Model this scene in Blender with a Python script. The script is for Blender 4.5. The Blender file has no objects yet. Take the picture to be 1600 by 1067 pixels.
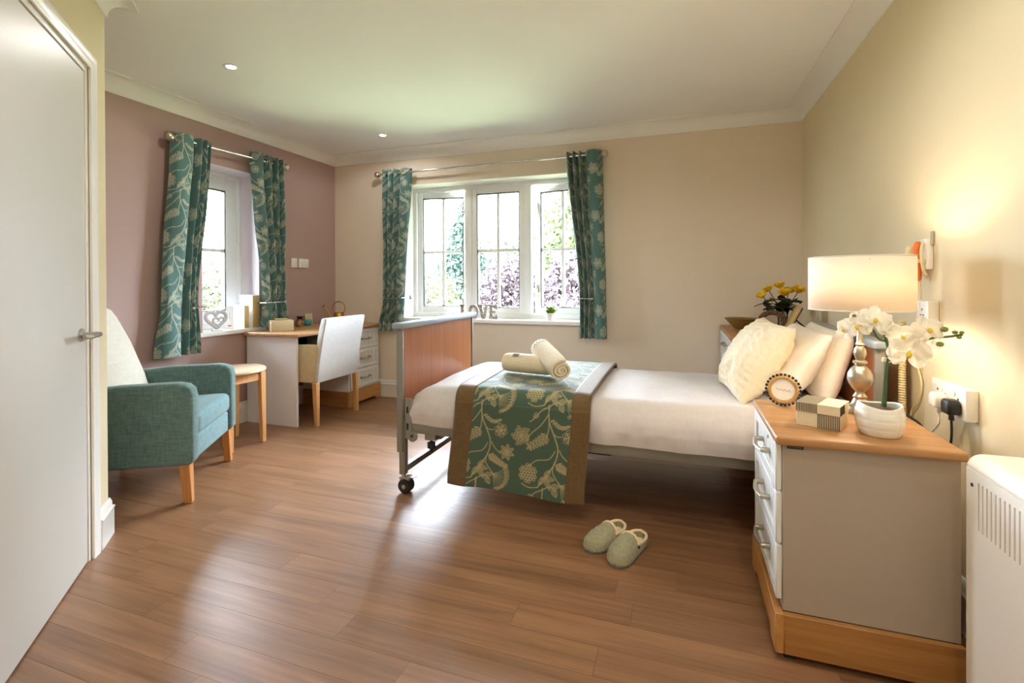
import bpy, bmesh, math, random
import numpy as np
from mathutils import Vector, Matrix, Euler

SC = bpy.context.scene
COL = SC.collection
PI = math.pi
R = math.radians
random.seed(7)

# ------------------------------------------------------------------ camera, world, exposure
def make_camera():
    yaw, pitch, roll = R(19.05), R(.27), R(.23)
    f = Vector((-math.sin(yaw)*math.cos(pitch), math.cos(yaw)*math.cos(pitch), -math.sin(pitch)))
    r = Vector((math.cos(yaw), math.sin(yaw), 0))
    d = f.cross(r)
    r2 = r*math.cos(roll) + d*math.sin(roll)
    d2 = -r*math.sin(roll) + d*math.cos(roll)
    cam = bpy.data.cameras.new('camera')
    cam.sensor_width = 36.0
    cam.lens = 757.0/1600*36
    cam.shift_y = -(533.5-444.0)/1600
    cam.clip_start = .02
    cam.clip_end = 300
    o = bpy.data.objects.new('camera', cam)
    COL.objects.link(o)
    u = -d2
    b = -f
    o.matrix_world = Matrix(((r2.x, u.x, b.x, 0), (r2.y, u.y, b.y, 0), (r2.z, u.z, b.z, 1.15), (0, 0, 0, 1)))
    SC.camera = o
make_camera()

SKY = 26.0                 # overcast sky radiance
LAMP_W = 2.3              # bedside bulb
DOWN_W = 6.5             # ceiling downlights and the added fill lights
world = bpy.data.worlds.new('world')
SC.world = world
world.use_nodes = True
bg = world.node_tree.nodes['Background']
bg.inputs[0].default_value = (.75, .865, 1.0, 1)
bg.inputs[1].default_value = SKY

def portal(name, loc, rot, sx, sy):
    l = bpy.data.lights.new(name, 'AREA')
    l.shape = 'RECTANGLE'
    l.size, l.size_y = sx, sy
    l.cycles.is_portal = True
    o = bpy.data.objects.new(name, l)
    COL.objects.link(o)
    o.location = loc
    o.rotation_euler = rot
portal('window_portal_back', (-1.66, 4.57, 1.46), (R(-90), 0, 0), 2.0, 1.5)
portal('window_portal_left', (-3.78, 2.97, 1.43), (R(90), 0, R(-90)), .7, 1.5)

vs = SC.view_settings
vs.view_transform = 'Standard'
vs.look = 'None'
vs.gamma = 1.0
vs.use_curve_mapping = False
vs.exposure = 1.6
SC.cycles.max_bounces = 10
SC.cycles.diffuse_bounces = 6
SC.cycles.glossy_bounces = 4
SC.cycles.transparent_max_bounces = 12
SC.cycles.sample_clamp_indirect = 8.0
SC.cycles.caustics_reflective = False
SC.cycles.caustics_refractive = False

# ------------------------------------------------------------------ room numbers
XL, XR, YB, ZC = -3.42, .885, 4.21, 2.465
PA, PB, PC, PD, PE, PF = (XL, YB), (XR, YB), (XR, -1.2), (.215, -1.2), (-2.47, 1.485), (XL, .535)

# ------------------------------------------------------------------ materials
MATS = {}
def lin(c):
    return tuple(((x/12.92) if x <= .04045 else ((x+.055)/1.055)**2.4) for x in [v/255.0 for v in c])
def new_mat(name):
    m = bpy.data.materials.new(name)
    m.use_nodes = True
    MATS[name] = m
    nt = m.node_tree
    return m, nt, nt.nodes['Principled BSDF']
def N(nt, t, **kw):
    n = nt.nodes.new(t)
    for k, v in kw.items():
        if k in ('operation', 'blend_type', 'data_type', 'attribute_name', 'wave_type', 'bands_direction', 'feature', 'distance', 'noise_dimensions'):
            setattr(n, k, v)
        else:
            n.inputs[k.replace('_', ' ')].default_value = v
    return n
def ramp(nt, fac, c0, c1, p0=0.0, p1=1.0):
    n = nt.nodes.new('ShaderNodeValToRGB')
    n.color_ramp.elements[0].position = p0
    n.color_ramp.elements[1].position = p1
    n.color_ramp.elements[0].color = (*c0, 1)
    n.color_ramp.elements[1].color = (*c1, 1)
    nt.links.new(fac, n.inputs[0])
    return n.outputs[0]
def coords(nt, scale=(1, 1, 1), src='Object', rnd=False):
    tc = nt.nodes.new('ShaderNodeTexCoord')
    mp = nt.nodes.new('ShaderNodeMapping')
    mp.inputs['Scale'].default_value = scale
    nt.links.new(tc.outputs[src], mp.inputs['Vector'])
    if rnd:
        oi = nt.nodes.new('ShaderNodeObjectInfo')
        ml = nt.nodes.new('ShaderNodeMath')
        ml.operation = 'MULTIPLY'
        ml.inputs[1].default_value = 37.0
        nt.links.new(oi.outputs['Random'], ml.inputs[0])
        cb = nt.nodes.new('ShaderNodeCombineXYZ')
        for i in range(3):
            nt.links.new(ml.outputs[0], cb.inputs[i])
        nt.links.new(cb.outputs[0], mp.inputs['Location'])
    return mp.outputs[0]
def bump(nt, bs, height, strength=.2, dist=.002):
    b = nt.nodes.new('ShaderNodeBump')
    b.inputs['Strength'].default_value = strength
    b.inputs['Distance'].default_value = dist
    nt.links.new(height, b.inputs['Height'])
    nt.links.new(b.outputs[0], bs.inputs['Normal'])
def mat(name, col, rough=.5, metal=0.0, var=.06, vscale=8.0, bscale=0, bstr=.1, bdist=.002, coat=0, sheen=0, spec=.5):
    m, nt, bs = new_mat(name)
    c = lin(col)
    v = coords(nt)
    n = N(nt, 'ShaderNodeTexNoise', Scale=vscale, Detail=3.0)
    nt.links.new(v, n.inputs['Vector'])
    out = ramp(nt, n.outputs[0], tuple(x*(1-var) for x in c), tuple(min(1, x*(1+var)) for x in c), .3, .7)
    nt.links.new(out, bs.inputs['Base Color'])
    bs.inputs['Roughness'].default_value = rough
    bs.inputs['Metallic'].default_value = metal
    bs.inputs['Coat Weight'].default_value = coat
    bs.inputs['Sheen Weight'].default_value = sheen
    bs.inputs['Specular IOR Level'].default_value = spec
    if bscale:
        n2 = N(nt, 'ShaderNodeTexNoise', Scale=bscale, Detail=4.0)
        nt.links.new(v, n2.inputs['Vector'])
        bump(nt, bs, n2.outputs[0], bstr, bdist)
    return m
def wood(name, c0, c1, rough=.4, axis=0, scale=1.0, rnd=False, spread=0.0, spec=.5, bstr=.05):
    """long-grained timber: noise stretched along one object axis"""
    m, nt, bs = new_mat(name)
    s = [22*scale]*3
    s[axis] = 1.6*scale
    v = coords(nt, tuple(s), rnd=rnd)
    n = N(nt, 'ShaderNodeTexNoise', Scale=1.0, Detail=6.0, Roughness=.62, Distortion=.6)
    nt.links.new(v, n.inputs['Vector'])
    s2 = [90*scale]*3
    s2[axis] = 2.2*scale
    v2 = coords(nt, tuple(s2), rnd=rnd)
    n2 = N(nt, 'ShaderNodeTexNoise', Scale=1.0, Detail=3.0, Roughness=.6)
    nt.links.new(v2, n2.inputs['Vector'])
    mx = N(nt, 'ShaderNodeMath', operation='MULTIPLY_ADD')
    nt.links.new(n2.outputs[0], mx.inputs[0])
    mx.inputs[1].default_value = .5
    nt.links.new(n.outputs[0], mx.inputs[2])
    fac = mx.outputs[0]
    if rnd and spread:
        oi = nt.nodes.new('ShaderNodeObjectInfo')
        ma = N(nt, 'ShaderNodeMath', operation='MULTIPLY_ADD')
        nt.links.new(oi.outputs['Random'], ma.inputs[0])
        ma.inputs[1].default_value = spread
        nt.links.new(fac, ma.inputs[2])
        ms = N(nt, 'ShaderNodeMath', operation='SUBTRACT')
        nt.links.new(ma.outputs[0], ms.inputs[0])
        ms.inputs[1].default_value = spread*.5
        fac = ms.outputs[0]
    out = ramp(nt, fac, lin(c0), lin(c1), .42, 1.05)
    nt.links.new(out, bs.inputs['Base Color'])
    bs.inputs['Roughness'].default_value = rough
    bs.inputs['Specular IOR Level'].default_value = spec
    bump(nt, bs, fac, bstr, .001)
    return m
def weave(name, c0, c1, rough=.9, scale=420.0, bstr=.25, sheen=.2, vs_=60.0):
    """cloth: crossed fine waves plus slub noise"""
    m, nt, bs = new_mat(name)
    v = coords(nt)
    n = N(nt, 'ShaderNodeTexNoise', Scale=vs_, Detail=5.0, Roughness=.7)
    nb = N(nt, 'ShaderNodeTexNoise', Scale=vs_, Detail=5.0, Roughness=.7)
    nt.links.new(coords(nt, (1.6, 1.6, .3)), n.inputs['Vector'])
    nt.links.new(coords(nt, (.3, .3, 1.8)), nb.inputs['Vector'])
    av = N(nt, 'ShaderNodeMath', operation='ADD')
    nt.links.new(n.outputs[0], av.inputs[0])
    nt.links.new(nb.outputs[0], av.inputs[1])
    hv = N(nt, 'ShaderNodeMath', operation='MULTIPLY')
    nt.links.new(av.outputs[0], hv.inputs[0])
    hv.inputs[1].default_value = .5
    n2 = N(nt, 'ShaderNodeTexNoise', Scale=scale, Detail=2.0)
    nt.links.new(v, n2.inputs['Vector'])
    ad = N(nt, 'ShaderNodeMath', operation='MULTIPLY_ADD')
    nt.links.new(n2.outputs[0], ad.inputs[0])
    ad.inputs[1].default_value = .5
    nt.links.new(hv.outputs[0], ad.inputs[2])
    out = ramp(nt, ad.outputs[0], lin(c0), lin(c1), .55, .95)
    nt.links.new(out, bs.inputs['Base Color'])
    bs.inputs['Roughness'].default_value = rough
    bs.inputs['Sheen Weight'].default_value = sheen
    bs.inputs['Specular IOR Level'].default_value = .2
    bump(nt, bs, ad.outputs[0], bstr, .002)
    return m
def printed(name, ground, ink, ground2=None, rough=.75, sheen=.25):
    """cloth with a woven motif; the motif mask is the mesh attribute 'motif'"""
    m, nt, bs = new_mat(name)
    at = N(nt, 'ShaderNodeAttribute', attribute_name='motif')
    v = coords(nt)
    n = N(nt, 'ShaderNodeTexNoise', Scale=300.0, Detail=3.0)
    nt.links.new(v, n.inputs['Vector'])
    g = ramp(nt, n.outputs[0], tuple(x*.86 for x in lin(ground)), tuple(x*1.14 for x in lin(ground)), .3, .7)
    k = ramp(nt, n.outputs[0], tuple(x*.88 for x in lin(ink)), tuple(min(1, x*1.1) for x in lin(ink)), .3, .7)
    mx = nt.nodes.new('ShaderNodeMix')
    mx.data_type = 'RGBA'
    nt.links.new(at.outputs['Fac'], mx.inputs[0])
    nt.links.new(g, mx.inputs[6])
    nt.links.new(k, mx.inputs[7])
    nt.links.new(mx.outputs[2], bs.inputs['Base Color'])
    bs.inputs['Roughness'].default_value = rough
    bs.inputs['Sheen Weight'].default_value = sheen
    bs.inputs['Specular IOR Level'].default_value = .35
    bump(nt, bs, n.outputs[0], .2, .001)
    return m
def glass(name, tint=(1, 1, 1), refl=.06):
    m = bpy.data.materials.new(name)
    m.use_nodes = True
    MATS[name] = m
    nt = m.node_tree
    nt.nodes.clear()
    o = nt.nodes.new('ShaderNodeOutputMaterial')
    t = nt.nodes.new('ShaderNodeBsdfTransparent')
    t.inputs[0].default_value = (*tint, 1)
    g = nt.nodes.new('ShaderNodeBsdfGlossy')
    g.inputs['Roughness'].default_value = .02
    fr = nt.nodes.new('ShaderNodeFresnel')
    fr.inputs[0].default_value = 1.35
    mx = nt.nodes.new('ShaderNodeMixShader')
    nt.links.new(fr.outputs[0], mx.inputs[0])
    nt.links.new(t.outputs[0], mx.inputs[1])
    nt.links.new(g.outputs[0], mx.inputs[2])
    nt.links.new(mx.outputs[0], o.inputs[0])
    return m
def emit(name, col, strength, clear=False):
    m = bpy.data.materials.new(name)
    m.use_nodes = True
    MATS[name] = m
    nt = m.node_tree
    nt.nodes.clear()
    o = nt.nodes.new('ShaderNodeOutputMaterial')
    e = nt.nodes.new('ShaderNodeEmission')
    e.inputs[0].default_value = (*col, 1)
    e.inputs[1].default_value = strength
    if clear:                       # thin glass bulb: part of the light passes straight through
        t = nt.nodes.new('ShaderNodeBsdfTransparent')
        a = nt.nodes.new('ShaderNodeAddShader')
        nt.links.new(e.outputs[0], a.inputs[0])
        nt.links.new(t.outputs[0], a.inputs[1])
        nt.links.new(a.outputs[0], o.inputs[0])
    else:
        nt.links.new(e.outputs[0], o.inputs[0])
    return m
def translucent(name, col, tcol, fac=.5, rough=.8):
    m, nt, bs = new_mat(name)
    v = coords(nt)
    n = N(nt, 'ShaderNodeTexNoise', Scale=350.0, Detail=2.0)
    nt.links.new(v, n.inputs['Vector'])
    c = lin(col)
    nt.links.new(ramp(nt, n.outputs[0], tuple(x*.94 for x in c), c, .3, .7), bs.inputs['Base Color'])
    bs.inputs['Roughness'].default_value = rough
    t = nt.nodes.new('ShaderNodeBsdfTranslucent')
    t.inputs[0].default_value = (*lin(tcol), 1)
    mx = nt.nodes.new('ShaderNodeMixShader')
    mx.inputs[0].default_value = fac
    nt.links.new(bs.outputs[0], mx.inputs[1])
    nt.links.new(t.outputs[0], mx.inputs[2])
    nt.links.new(mx.outputs[0], nt.nodes['Material Output'].inputs[0])
    return m
def two_tone(name, c0, c1, scale=60.0, p=(.45, .55), rough=.6):
    m, nt, bs = new_mat(name)
    v = coords(nt)
    n = N(nt, 'ShaderNodeTexNoise', Scale=scale, Detail=4.0, Roughness=.7)
    nt.links.new(v, n.inputs['Vector'])
    nt.links.new(ramp(nt, n.outputs[0], lin(c0), lin(c1), *p), bs.inputs['Base Color'])
    bs.inputs['Roughness'].default_value = rough
    return m
def leafmat(name, c0, c1, rough=.6):
    m, nt, bs = new_mat(name)
    g = nt.nodes.new('ShaderNodeNewGeometry')
    nt.links.new(ramp(nt, g.outputs['Random Per Island'], lin(c0), lin(c1)), bs.inputs['Base Color'])
    bs.inputs['Roughness'].default_value = rough
    return m

mat('paint_cream', (226, 211, 192), .85, var=.015, vscale=3, bscale=220, bstr=.05)
mat('paint_pale', (222, 208, 174), .85, var=.015, vscale=3, bscale=220, bstr=.05)
mat('paint_mauve', (176, 149, 142), .85, var=.015, vscale=3, bscale=220, bstr=.05)
mat('paint_ceiling', (242, 242, 240), .9, var=.01, vscale=2, bscale=150, bstr=.03)
mat('reveal_white', (238, 234, 224), .85, var=.01)
mat('reveal_lit_mauve', (226, 214, 220), .85, var=.01)  # mauve reveal paint, paled as if strongly lit by the window
mat('gloss_white', (236, 234, 228), .35, var=.01)
mat('door_white', (208, 205, 198), .38, var=.012, vscale=3)
mat('upvc', (240, 241, 240), .3, var=.01)
mat('sill_white', (240, 239, 236), .3, var=.01)
mat('steel', (190, 186, 178), .28, 1.0, var=.04)
mat('chrome', (214, 210, 202), .18, 1.0, var=.03)
mat('nickel', (188, 178, 160), .34, 1.0, var=.05)
mat('bed_grey', (142, 140, 132), .45, .35, var=.04)
mat('bed_trim', (150, 160, 168), .4, .2, var=.04)
mat('dark_metal', (62, 60, 58), .45, .6, var=.08)
mat('rubber', (38, 36, 36), .6, 0, var=.1)
mat('black_plastic', (24, 23, 24), .4, 0, var=.1)
mat('white_plastic', (236, 232, 222), .35, 0, var=.01)
mat('cream_plastic', (226, 210, 160), .45, 0, var=.03)
mat('orange_plastic', (226, 120, 52), .45, 0, var=.05)
mat('brass', (200, 152, 66), .25, 1.0, var=.08)
mat('gold_paper', (198, 170, 106), .45, .35, var=.08, vscale=40)
wood('oak_top', (146, 100, 56), (190, 142, 92), .42, 0)
wood('oak_top_y', (160, 114, 70), (202, 158, 108), .42, 1)
wood('oak_plinth', (146, 96, 48), (182, 132, 76), .45, 0)
wood('oak_plinth_y', (166, 112, 58), (204, 150, 88), .45, 1)
wood('beech_leg', (196, 142, 84), (226, 178, 120), .42, 2)
wood('oak_leg_warm', (178, 112, 56), (210, 146, 84), .42, 2)
wood('cherry_panel', (146, 84, 46), (174, 112, 70), .32, 2, scale=.8)
wood('pale_table', (214, 182, 146), (234, 206, 174), .42, 0)
wood('plank_wood', (106, 72, 47), (160, 117, 83), .36, 0, scale=.8, rnd=True, spread=.12, spec=.8, bstr=.10)
mat('plank_gap', (124, 86, 58), .6)
wood('bowl_wood', (112, 84, 40), (150, 118, 62), .5, 0)
mat('cabinet_grey', (170, 157, 143), .5, var=.01)
mat('cabinet_front', (226, 226, 224), .45, var=.01)
mat('desk_grey', (238, 236, 240), .5, var=.01)
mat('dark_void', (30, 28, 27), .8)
weave('teal_cloth', (70, 96, 94), (118, 146, 142), .9, 500, .3)
weave('teal_seat', (92, 124, 128), (134, 164, 166), .88, 500, .3)
weave('cream_vinyl', (196, 188, 170), (214, 207, 192), .8, 500, .15)
weave('chair_back_lit', (202, 202, 200), (226, 226, 224), .85, 380, .3)  # back of the cream chair, whitened for the window light on it
weave('chair_beige', (196, 178, 140), (222, 206, 170), .88, 380, .3)
weave('linen_white', (208, 202, 201), (223, 218, 218), .85, 700, .06, .1, 30)
weave('pillow_linen', (236, 224, 206), (250, 242, 230), .85, 700, .06, .1, 30)
weave('cushion_cream', (232, 218, 186), (250, 240, 216), .85, 300, .3, .1, 40)
weave('towel_cream', (222, 206, 174), (246, 236, 214), .95, 600, .6, .4, 90)
weave('runner_border', (92, 72, 44), (122, 98, 64), .6, 500, .2, .3, 80)
weave('slipper_knit', (140, 138, 112), (176, 172, 142), .9, 300, .5, .3, 60)
weave('fleece', (232, 208, 158), (250, 232, 190), .95, 350, .8, .4, 90)
mat('slipper_sole', (118, 122, 124), .7)
printed('curtain_print', (78, 112, 107), (184, 184, 162))
printed('runner_print', (72, 96, 80), (186, 170, 130))
glass('window_glass')
glass('vase_glass', (.93, .96, .94))
translucent('lamp_shade', (250, 243, 228), (255, 238, 220), .18)
emit('bulb_glow', (1, .82, .62), 4, True)
emit('downlight_glow', (1, .93, .82), 12)
mat('ceramic_white', (236, 232, 222), .25, var=.02, bscale=60, bstr=.08)
mat('soil', (84, 66, 50), .95, var=.3, vscale=90, bscale=120, bstr=.6)
mat('stem_green', (66, 92, 44), .5, var=.2)
mat('stick_green', (40, 84, 52), .5, var=.2)
mat('bud_green', (124, 128, 52), .5, var=.2)
translucent('petal_white', (246, 242, 232), (250, 240, 214), .3, .6)
mat('petal_yellow', (232, 206, 70), .6, var=.15)
mat('rose_yellow', (248, 204, 50), .6, var=.18, vscale=40)
mat('rose_green', (40, 58, 26), .55, var=.25, vscale=30)
mat('succulent_leaf', (126, 150, 40), .5, var=.2, vscale=30)
mat('box_cream', (222, 208, 176), .55, var=.02)
mat('box_stripe', (66, 58, 50), .6, var=.1)
mat('bead_black', (34, 26, 22), .3)
mat('frame_gold', (206, 164, 100), .35, .5, var=.1, vscale=60, bscale=300, bstr=.5)
mat('paper_white', (240, 234, 226), .7, var=.01)
mat('paper_bright', (244, 244, 240), .6, var=.01)
mat('ink_grey', (120, 116, 108), .7)
mat('ink_orange', (226, 140, 96), .7)
two_tone('shabby_white', (104, 90, 80), (204, 197, 190), 70, (.38, .56))
mat('heart_stone', (196, 194, 194), .6, var=.08, vscale=60)
mat('heart_white', (238, 237, 236), .6, var=.03)
two_tone('jar_amber', (70, 44, 22), (190, 140, 70), 60, (.4, .6), .2)
mat('jar_lid', (36, 26, 22), .4)
mat('teal_glass', (72, 160, 168), .2, var=.1)
two_tone('cork_card', (186, 166, 122), (224, 208, 168), 80, (.4, .6))
two_tone('wicker', (70, 46, 30), (132, 96, 66), 90, (.4, .6), .8)
mat('photo_dark', (26, 24, 24), .45)
mat('frame_gilt', (208, 178, 118), .4, .4, var=.1)
mat('heater_white', (244, 239, 230), .4, var=.01)
mat('grass', (114, 122, 88), .9, var=.25, vscale=1.5)
leafmat('leaf_bright', (52, 62, 28), (92, 102, 52))
leafmat('leaf_dark', (32, 48, 40), (58, 76, 64))
leafmat('leaf_purple', (50, 38, 43), (88, 72, 78))
leafmat('leaf_lime', (56, 62, 34), (90, 92, 60))
leafmat('leaf_pale', (60, 68, 54), (88, 94, 78))
mat('bark', (86, 70, 56), .9, var=.2, bscale=40, bstr=.6)

# ------------------------------------------------------------------ mesh helpers
class MB:
    """collects verts and faces; build() links them as one mesh object"""
    def __init__(self):
        self.v, self.f = [], []
    def add(self, vs, fs):
        b = len(self.v)
        self.v += [tuple(p) for p in vs]
        self.f += [tuple(i+b for i in q) for q in fs]
        return self
    def box(self, x0, x1, y0, y1, z0, z1):
        vs = [(x, y, z) for x in (x0, x1) for y in (y0, y1) for z in (z0, z1)]
        return self.add(vs, [(0, 1, 3, 2), (4, 6, 7, 5), (0, 4, 5, 1), (2, 3, 7, 6), (0, 2, 6, 4), (1, 5, 7, 3)])
    def prism(self, pts, a0, a1, axis=2):
        """extrude a polygon; axis 2: pts are (x,y); 1: (x,z); 0: (y,z)"""
        n = len(pts)
        def P(p, h):
            return (p[0], p[1], h) if axis == 2 else ((p[0], h, p[1]) if axis == 1 else (h, p[0], p[1]))
        vs = [P(p, a0) for p in pts] + [P(p, a1) for p in pts]
        fs = [tuple(range(n))[::-1], tuple(range(n, 2*n))]
        fs += [(i, (i+1) % n, n+(i+1) % n, n+i) for i in range(n)]
        return self.add(vs, fs)
    def lathe(self, prof, seg=24, c=(0, 0, 0), cap=True):
        vs, fs = [], []
        for r, z in prof:
            for k in range(seg):
                a = 2*PI*k/seg
                vs.append((c[0]+r*math.cos(a), c[1]+r*math.sin(a), c[2]+z))
        for i in range(len(prof)-1):
            for k in range(seg):
                k2 = (k+1) % seg
                fs.append((i*seg+k, i*seg+k2, (i+1)*seg+k2, (i+1)*seg+k))
        if cap:
            fs.append(tuple(range(seg))[::-1])
            fs.append(tuple((len(prof)-1)*seg+k for k in range(seg)))
        return self.add(vs, fs)
    def tube(self, pts, r, seg=8, closed=False, cap=True, flat=1.0):
        pts = [Vector(p) for p in pts]
        n = len(pts)
        rs = r if isinstance(r, (list, tuple)) else [r]*n
        vs, fs = [], []
        up = None
        for i, p in enumerate(pts):
            if closed:
                t = pts[(i+1) % n]-pts[i-1]
            else:
                t = pts[min(i+1, n-1)]-pts[max(i-1, 0)]
            t.normalize()
            if up is None:
                up = Vector((0, 0, 1)) if abs(t.z) < .9 else Vector((1, 0, 0))
            s = t.cross(up).normalized()
            up = s.cross(t).normalized()
            for k in range(seg):
                a = 2*PI*k/seg
                vs.append(p + s*math.cos(a)*rs[i] + up*math.sin(a)*rs[i]*flat)
        m = n if closed else n-1
        for i in range(m):
            j = (i+1) % n
            for k in range(seg):
                k2 = (k+1) % seg
                fs.append((i*seg+k, i*seg+k2, j*seg+k2, j*seg+k))
        if cap and not closed:
            fs.append(tuple(range(seg))[::-1])
            fs.append(tuple((n-1)*seg+k for k in range(seg)))
        return self.add(vs, fs)
    def ball(self, c, r, seg=14, rings=9):
        rx, ry, rz = r if isinstance(r, (tuple, list)) else (r, r, r)
        vs, fs = [(c[0], c[1], c[2]-rz)], []
        for i in range(1, rings):
            a = PI*i/rings
            for k in range(seg):
                b = 2*PI*k/seg
                vs.append((c[0]+rx*math.sin(a)*math.cos(b), c[1]+ry*math.sin(a)*math.sin(b), c[2]-rz*math.cos(a)))
        vs.append((c[0], c[1], c[2]+rz))
        for k in range(seg):
            fs.append((0, 1+(k+1) % seg, 1+k))
            fs.append((len(vs)-1, 1+(rings-2)*seg+k, 1+(rings-2)*seg+(k+1) % seg))
        for i in range(rings-2):
            for k in range(seg):
                fs.append((1+i*seg+k, 1+i*seg+(k+1) % seg, 1+(i+1)*seg+(k+1) % seg, 1+(i+1)*seg+k))
        return self.add(vs, fs)
    def grid(self, fn, nu, nv, closed_u=False):
        vs = [fn(i/nu, j/nv) for j in range(nv+1) for i in range(nu+1)]
        fs = [(j*(nu+1)+i, j*(nu+1)+i+1, (j+1)*(nu+1)+i+1, (j+1)*(nu+1)+i) for j in range(nv) for i in range(nu)]
        return self.add(vs, fs)
    def mesh(self, name, bevel=0, seg=2, smooth=False, weld=False):
        me = bpy.data.meshes.new(name)
        me.from_pydata(self.v, [], self.f)
        bm = bmesh.new()
        bm.from_mesh(me)
        if weld:
            bmesh.ops.remove_doubles(bm, verts=bm.verts, dist=1e-5)
        bmesh.ops.recalc_face_normals(bm, faces=bm.faces)
        if bevel:
            es = [e for e in bm.edges if len(e.link_faces) == 2 and e.calc_face_angle(0) > R(35)]
            bmesh.ops.bevel(bm, geom=es, offset=bevel, segments=seg, profile=.5, affect='EDGES', clamp_overlap=True)
        for f in bm.faces:
            f.smooth = bool(smooth)
        if smooth and smooth != 'all':
            for e in bm.edges:
                if len(e.link_faces) == 2 and e.calc_face_angle(0) > R(42):
                    e.smooth = False
        bm.to_mesh(me)
        bm.free()
        return me
    def build(self, name, m, parent=None, bevel=0, seg=2, smooth=False, weld=False, loc=None, rot=None):
        if bevel and not smooth:
            smooth = True
        return link(name, self.mesh(name, bevel, seg, smooth, weld), m, parent, loc, rot)
def link(name, me, m, parent=None, loc=None, rot=None):
    o = bpy.data.objects.new(name, me)
    COL.objects.link(o)
    if m and not me.materials:
        me.materials.append(MATS[m] if isinstance(m, str) else m)
    if parent is not None:
        o.parent = parent
    if loc:
        o.location = loc
    if rot:
        o.rotation_euler = rot
    return o
def tag(o, label, cat, group=None, kind=None):
    o['label'] = label
    o['category'] = cat
    if group:
        o['group'] = group
    if kind:
        o['kind'] = kind
    return o
def thing(name, label, cat, loc=(0, 0, 0), rz=0.0, group=None, kind=None):
    o = bpy.data.objects.new(name, None)
    COL.objects.link(o)
    o.empty_display_size = .1
    o.location = loc
    o.rotation_euler = (0, 0, rz)
    return tag(o, label, cat, group, kind)
def structure(o, label=None):
    o['kind'] = 'structure'
    if label:
        o['label'] = label
    return o
def structure_root(name, label, loc=(0, 0, 0), rz=0):
    o = bpy.data.objects.new(name, None)
    COL.objects.link(o)
    o.location = loc
    o.rotation_euler = (0, 0, rz)
    return structure(o, label)
def copy_tree(o, parent=None):
    c = o.copy()
    COL.objects.link(c)
    c.parent = parent
    for ch in [x for x in bpy.data.objects if x.parent == o]:
        copy_tree(ch, c)
    return c
def catmull(pts, n=8):
    pts = [Vector(p) for p in pts]
    out = []
    for i in range(len(pts)-1):
        p0, p1, p2, p3 = pts[max(i-1, 0)], pts[i], pts[i+1], pts[min(i+2, len(pts)-1)]
        for k in range(n):
            t = k/n
            out.append(.5*((2*p1)+(p2-p0)*t+(2*p0-5*p1+4*p2-p3)*t*t+(3*p1-p0-3*p2+p3)*t**3))
    out.append(pts[-1])
    return out
def ring_pts(c, r, n=24, plane='xz', a0=0, a1=2*PI, end=False):
    out = []
    for k in range(n+(1 if end else 0)):
        a = a0+(a1-a0)*k/n
        p, q = r*math.cos(a), r*math.sin(a)
        out.append((c[0]+p, c[1], c[2]+q) if plane == 'xz' else ((c[0], c[1]+p, c[2]+q) if plane == 'yz' else (c[0]+p, c[1]+q, c[2])))
    return out

# ------------------------------------------------------------------ the room shell
WT = .34
def inside(x, y):
    poly = [PA, PB, PC, PD, PE, PF]
    c = False
    for i in range(6):
        (x1, y1), (x2, y2) = poly[i], poly[i-1]
        if (y1 > y) != (y2 > y) and x < (x2-x1)*(y-y1)/(y2-y1)+x1:
            c = not c
    return c
floor = structure(MB().prism([(XL-.2, YB+.2), (XR+.2, YB+.2), (XR+.2, -1.4), (.1, -1.4), (-3.62, .3)], -.12, -.004).build('floor', 'plank_gap'), 'brown wood-look plank floor across the whole bedroom')
def lay_planks():
    w, L, gap = .122, .98, .0004
    cache = {}
    y = YB
    row = 0
    rnd = random.Random(3)
    while y > -1.2:
        y0 = max(y-w, -1.2)
        x = XL - rnd.random()*L
        while x < XR:
            a, b = max(x, XL), min(x+L, XR)
            x += L
            if b-a < .03:
                continue
            ts = [a+(b-a)*k/12 for k in range(13)]
            ok = [t for t in ts if inside(min(max(t, XL+.01), XR-.01), (y+y0)/2)]
            if len(ok) < 2:
                continue
            a2, b2 = max(a, min(ok)-.16), min(b, max(ok)+.16)
            key = (round(b2-a2, 3), round(y-y0, 3))
            if key not in cache:
                h, k = key[0]/2-gap, key[1]/2-gap
                me = MB().box(-h, h, -k, k, -.004, 0).mesh('plank')
                cache[key] = me
            link('plank', cache[key], 'plank_wood', floor, ((a2+b2)/2, (y+y0)/2, 0))
        y -= w
        row += 1
lay_planks()
structure(MB().prism([(XL-.2, YB+.2), (XR+.2, YB+.2), (XR+.2, -1.4), (.1, -1.4), (-3.62, .3)], ZC, ZC+.12).build('ceiling', 'paint_ceiling'), 'flat white bedroom ceiling')

# back wall with the three-light window, left wall with the narrow window
OB = (-2.605, -.72, .80, 2.115)     # opening in the back wall: x0 x1 z0 z1
OL = (2.705, 3.235, .775, 2.075)     # opening in the left wall: y0 y1 z0 z1
w = MB()
w.box(XL-WT, OB[0], YB, YB+WT, -.12, ZC+.12)
w.box(OB[1], XR+WT, YB, YB+WT, -.12, ZC+.12)
w.box(OB[0], OB[1], YB, YB+WT, -.12, OB[2])
w.box(OB[0], OB[1], YB, YB+WT, OB[3], ZC+.12)
structure(w.build('wall_back', 'paint_cream'), 'cream painted wall around the wide window')
w = MB()
w.box(XL-WT, XL, .3, OL[0], -.12, ZC+.12)
w.box(XL-WT, XL, OL[1], YB, -.12, ZC+.12)
w.box(XL-WT, XL, OL[0], OL[1], -.12, OL[2])
w.box(XL-WT, XL, OL[0], OL[1], OL[3], ZC+.12)
structure(w.build('wall_left', 'paint_mauve'), 'dusky mauve painted wall around the narrow window')
structure(MB().box(XR, XR+WT, -1.2-WT, YB, -.12, ZC+.12).build('wall_right', 'paint_pale'), 'pale cream wall behind the bed head and lamp')
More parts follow.
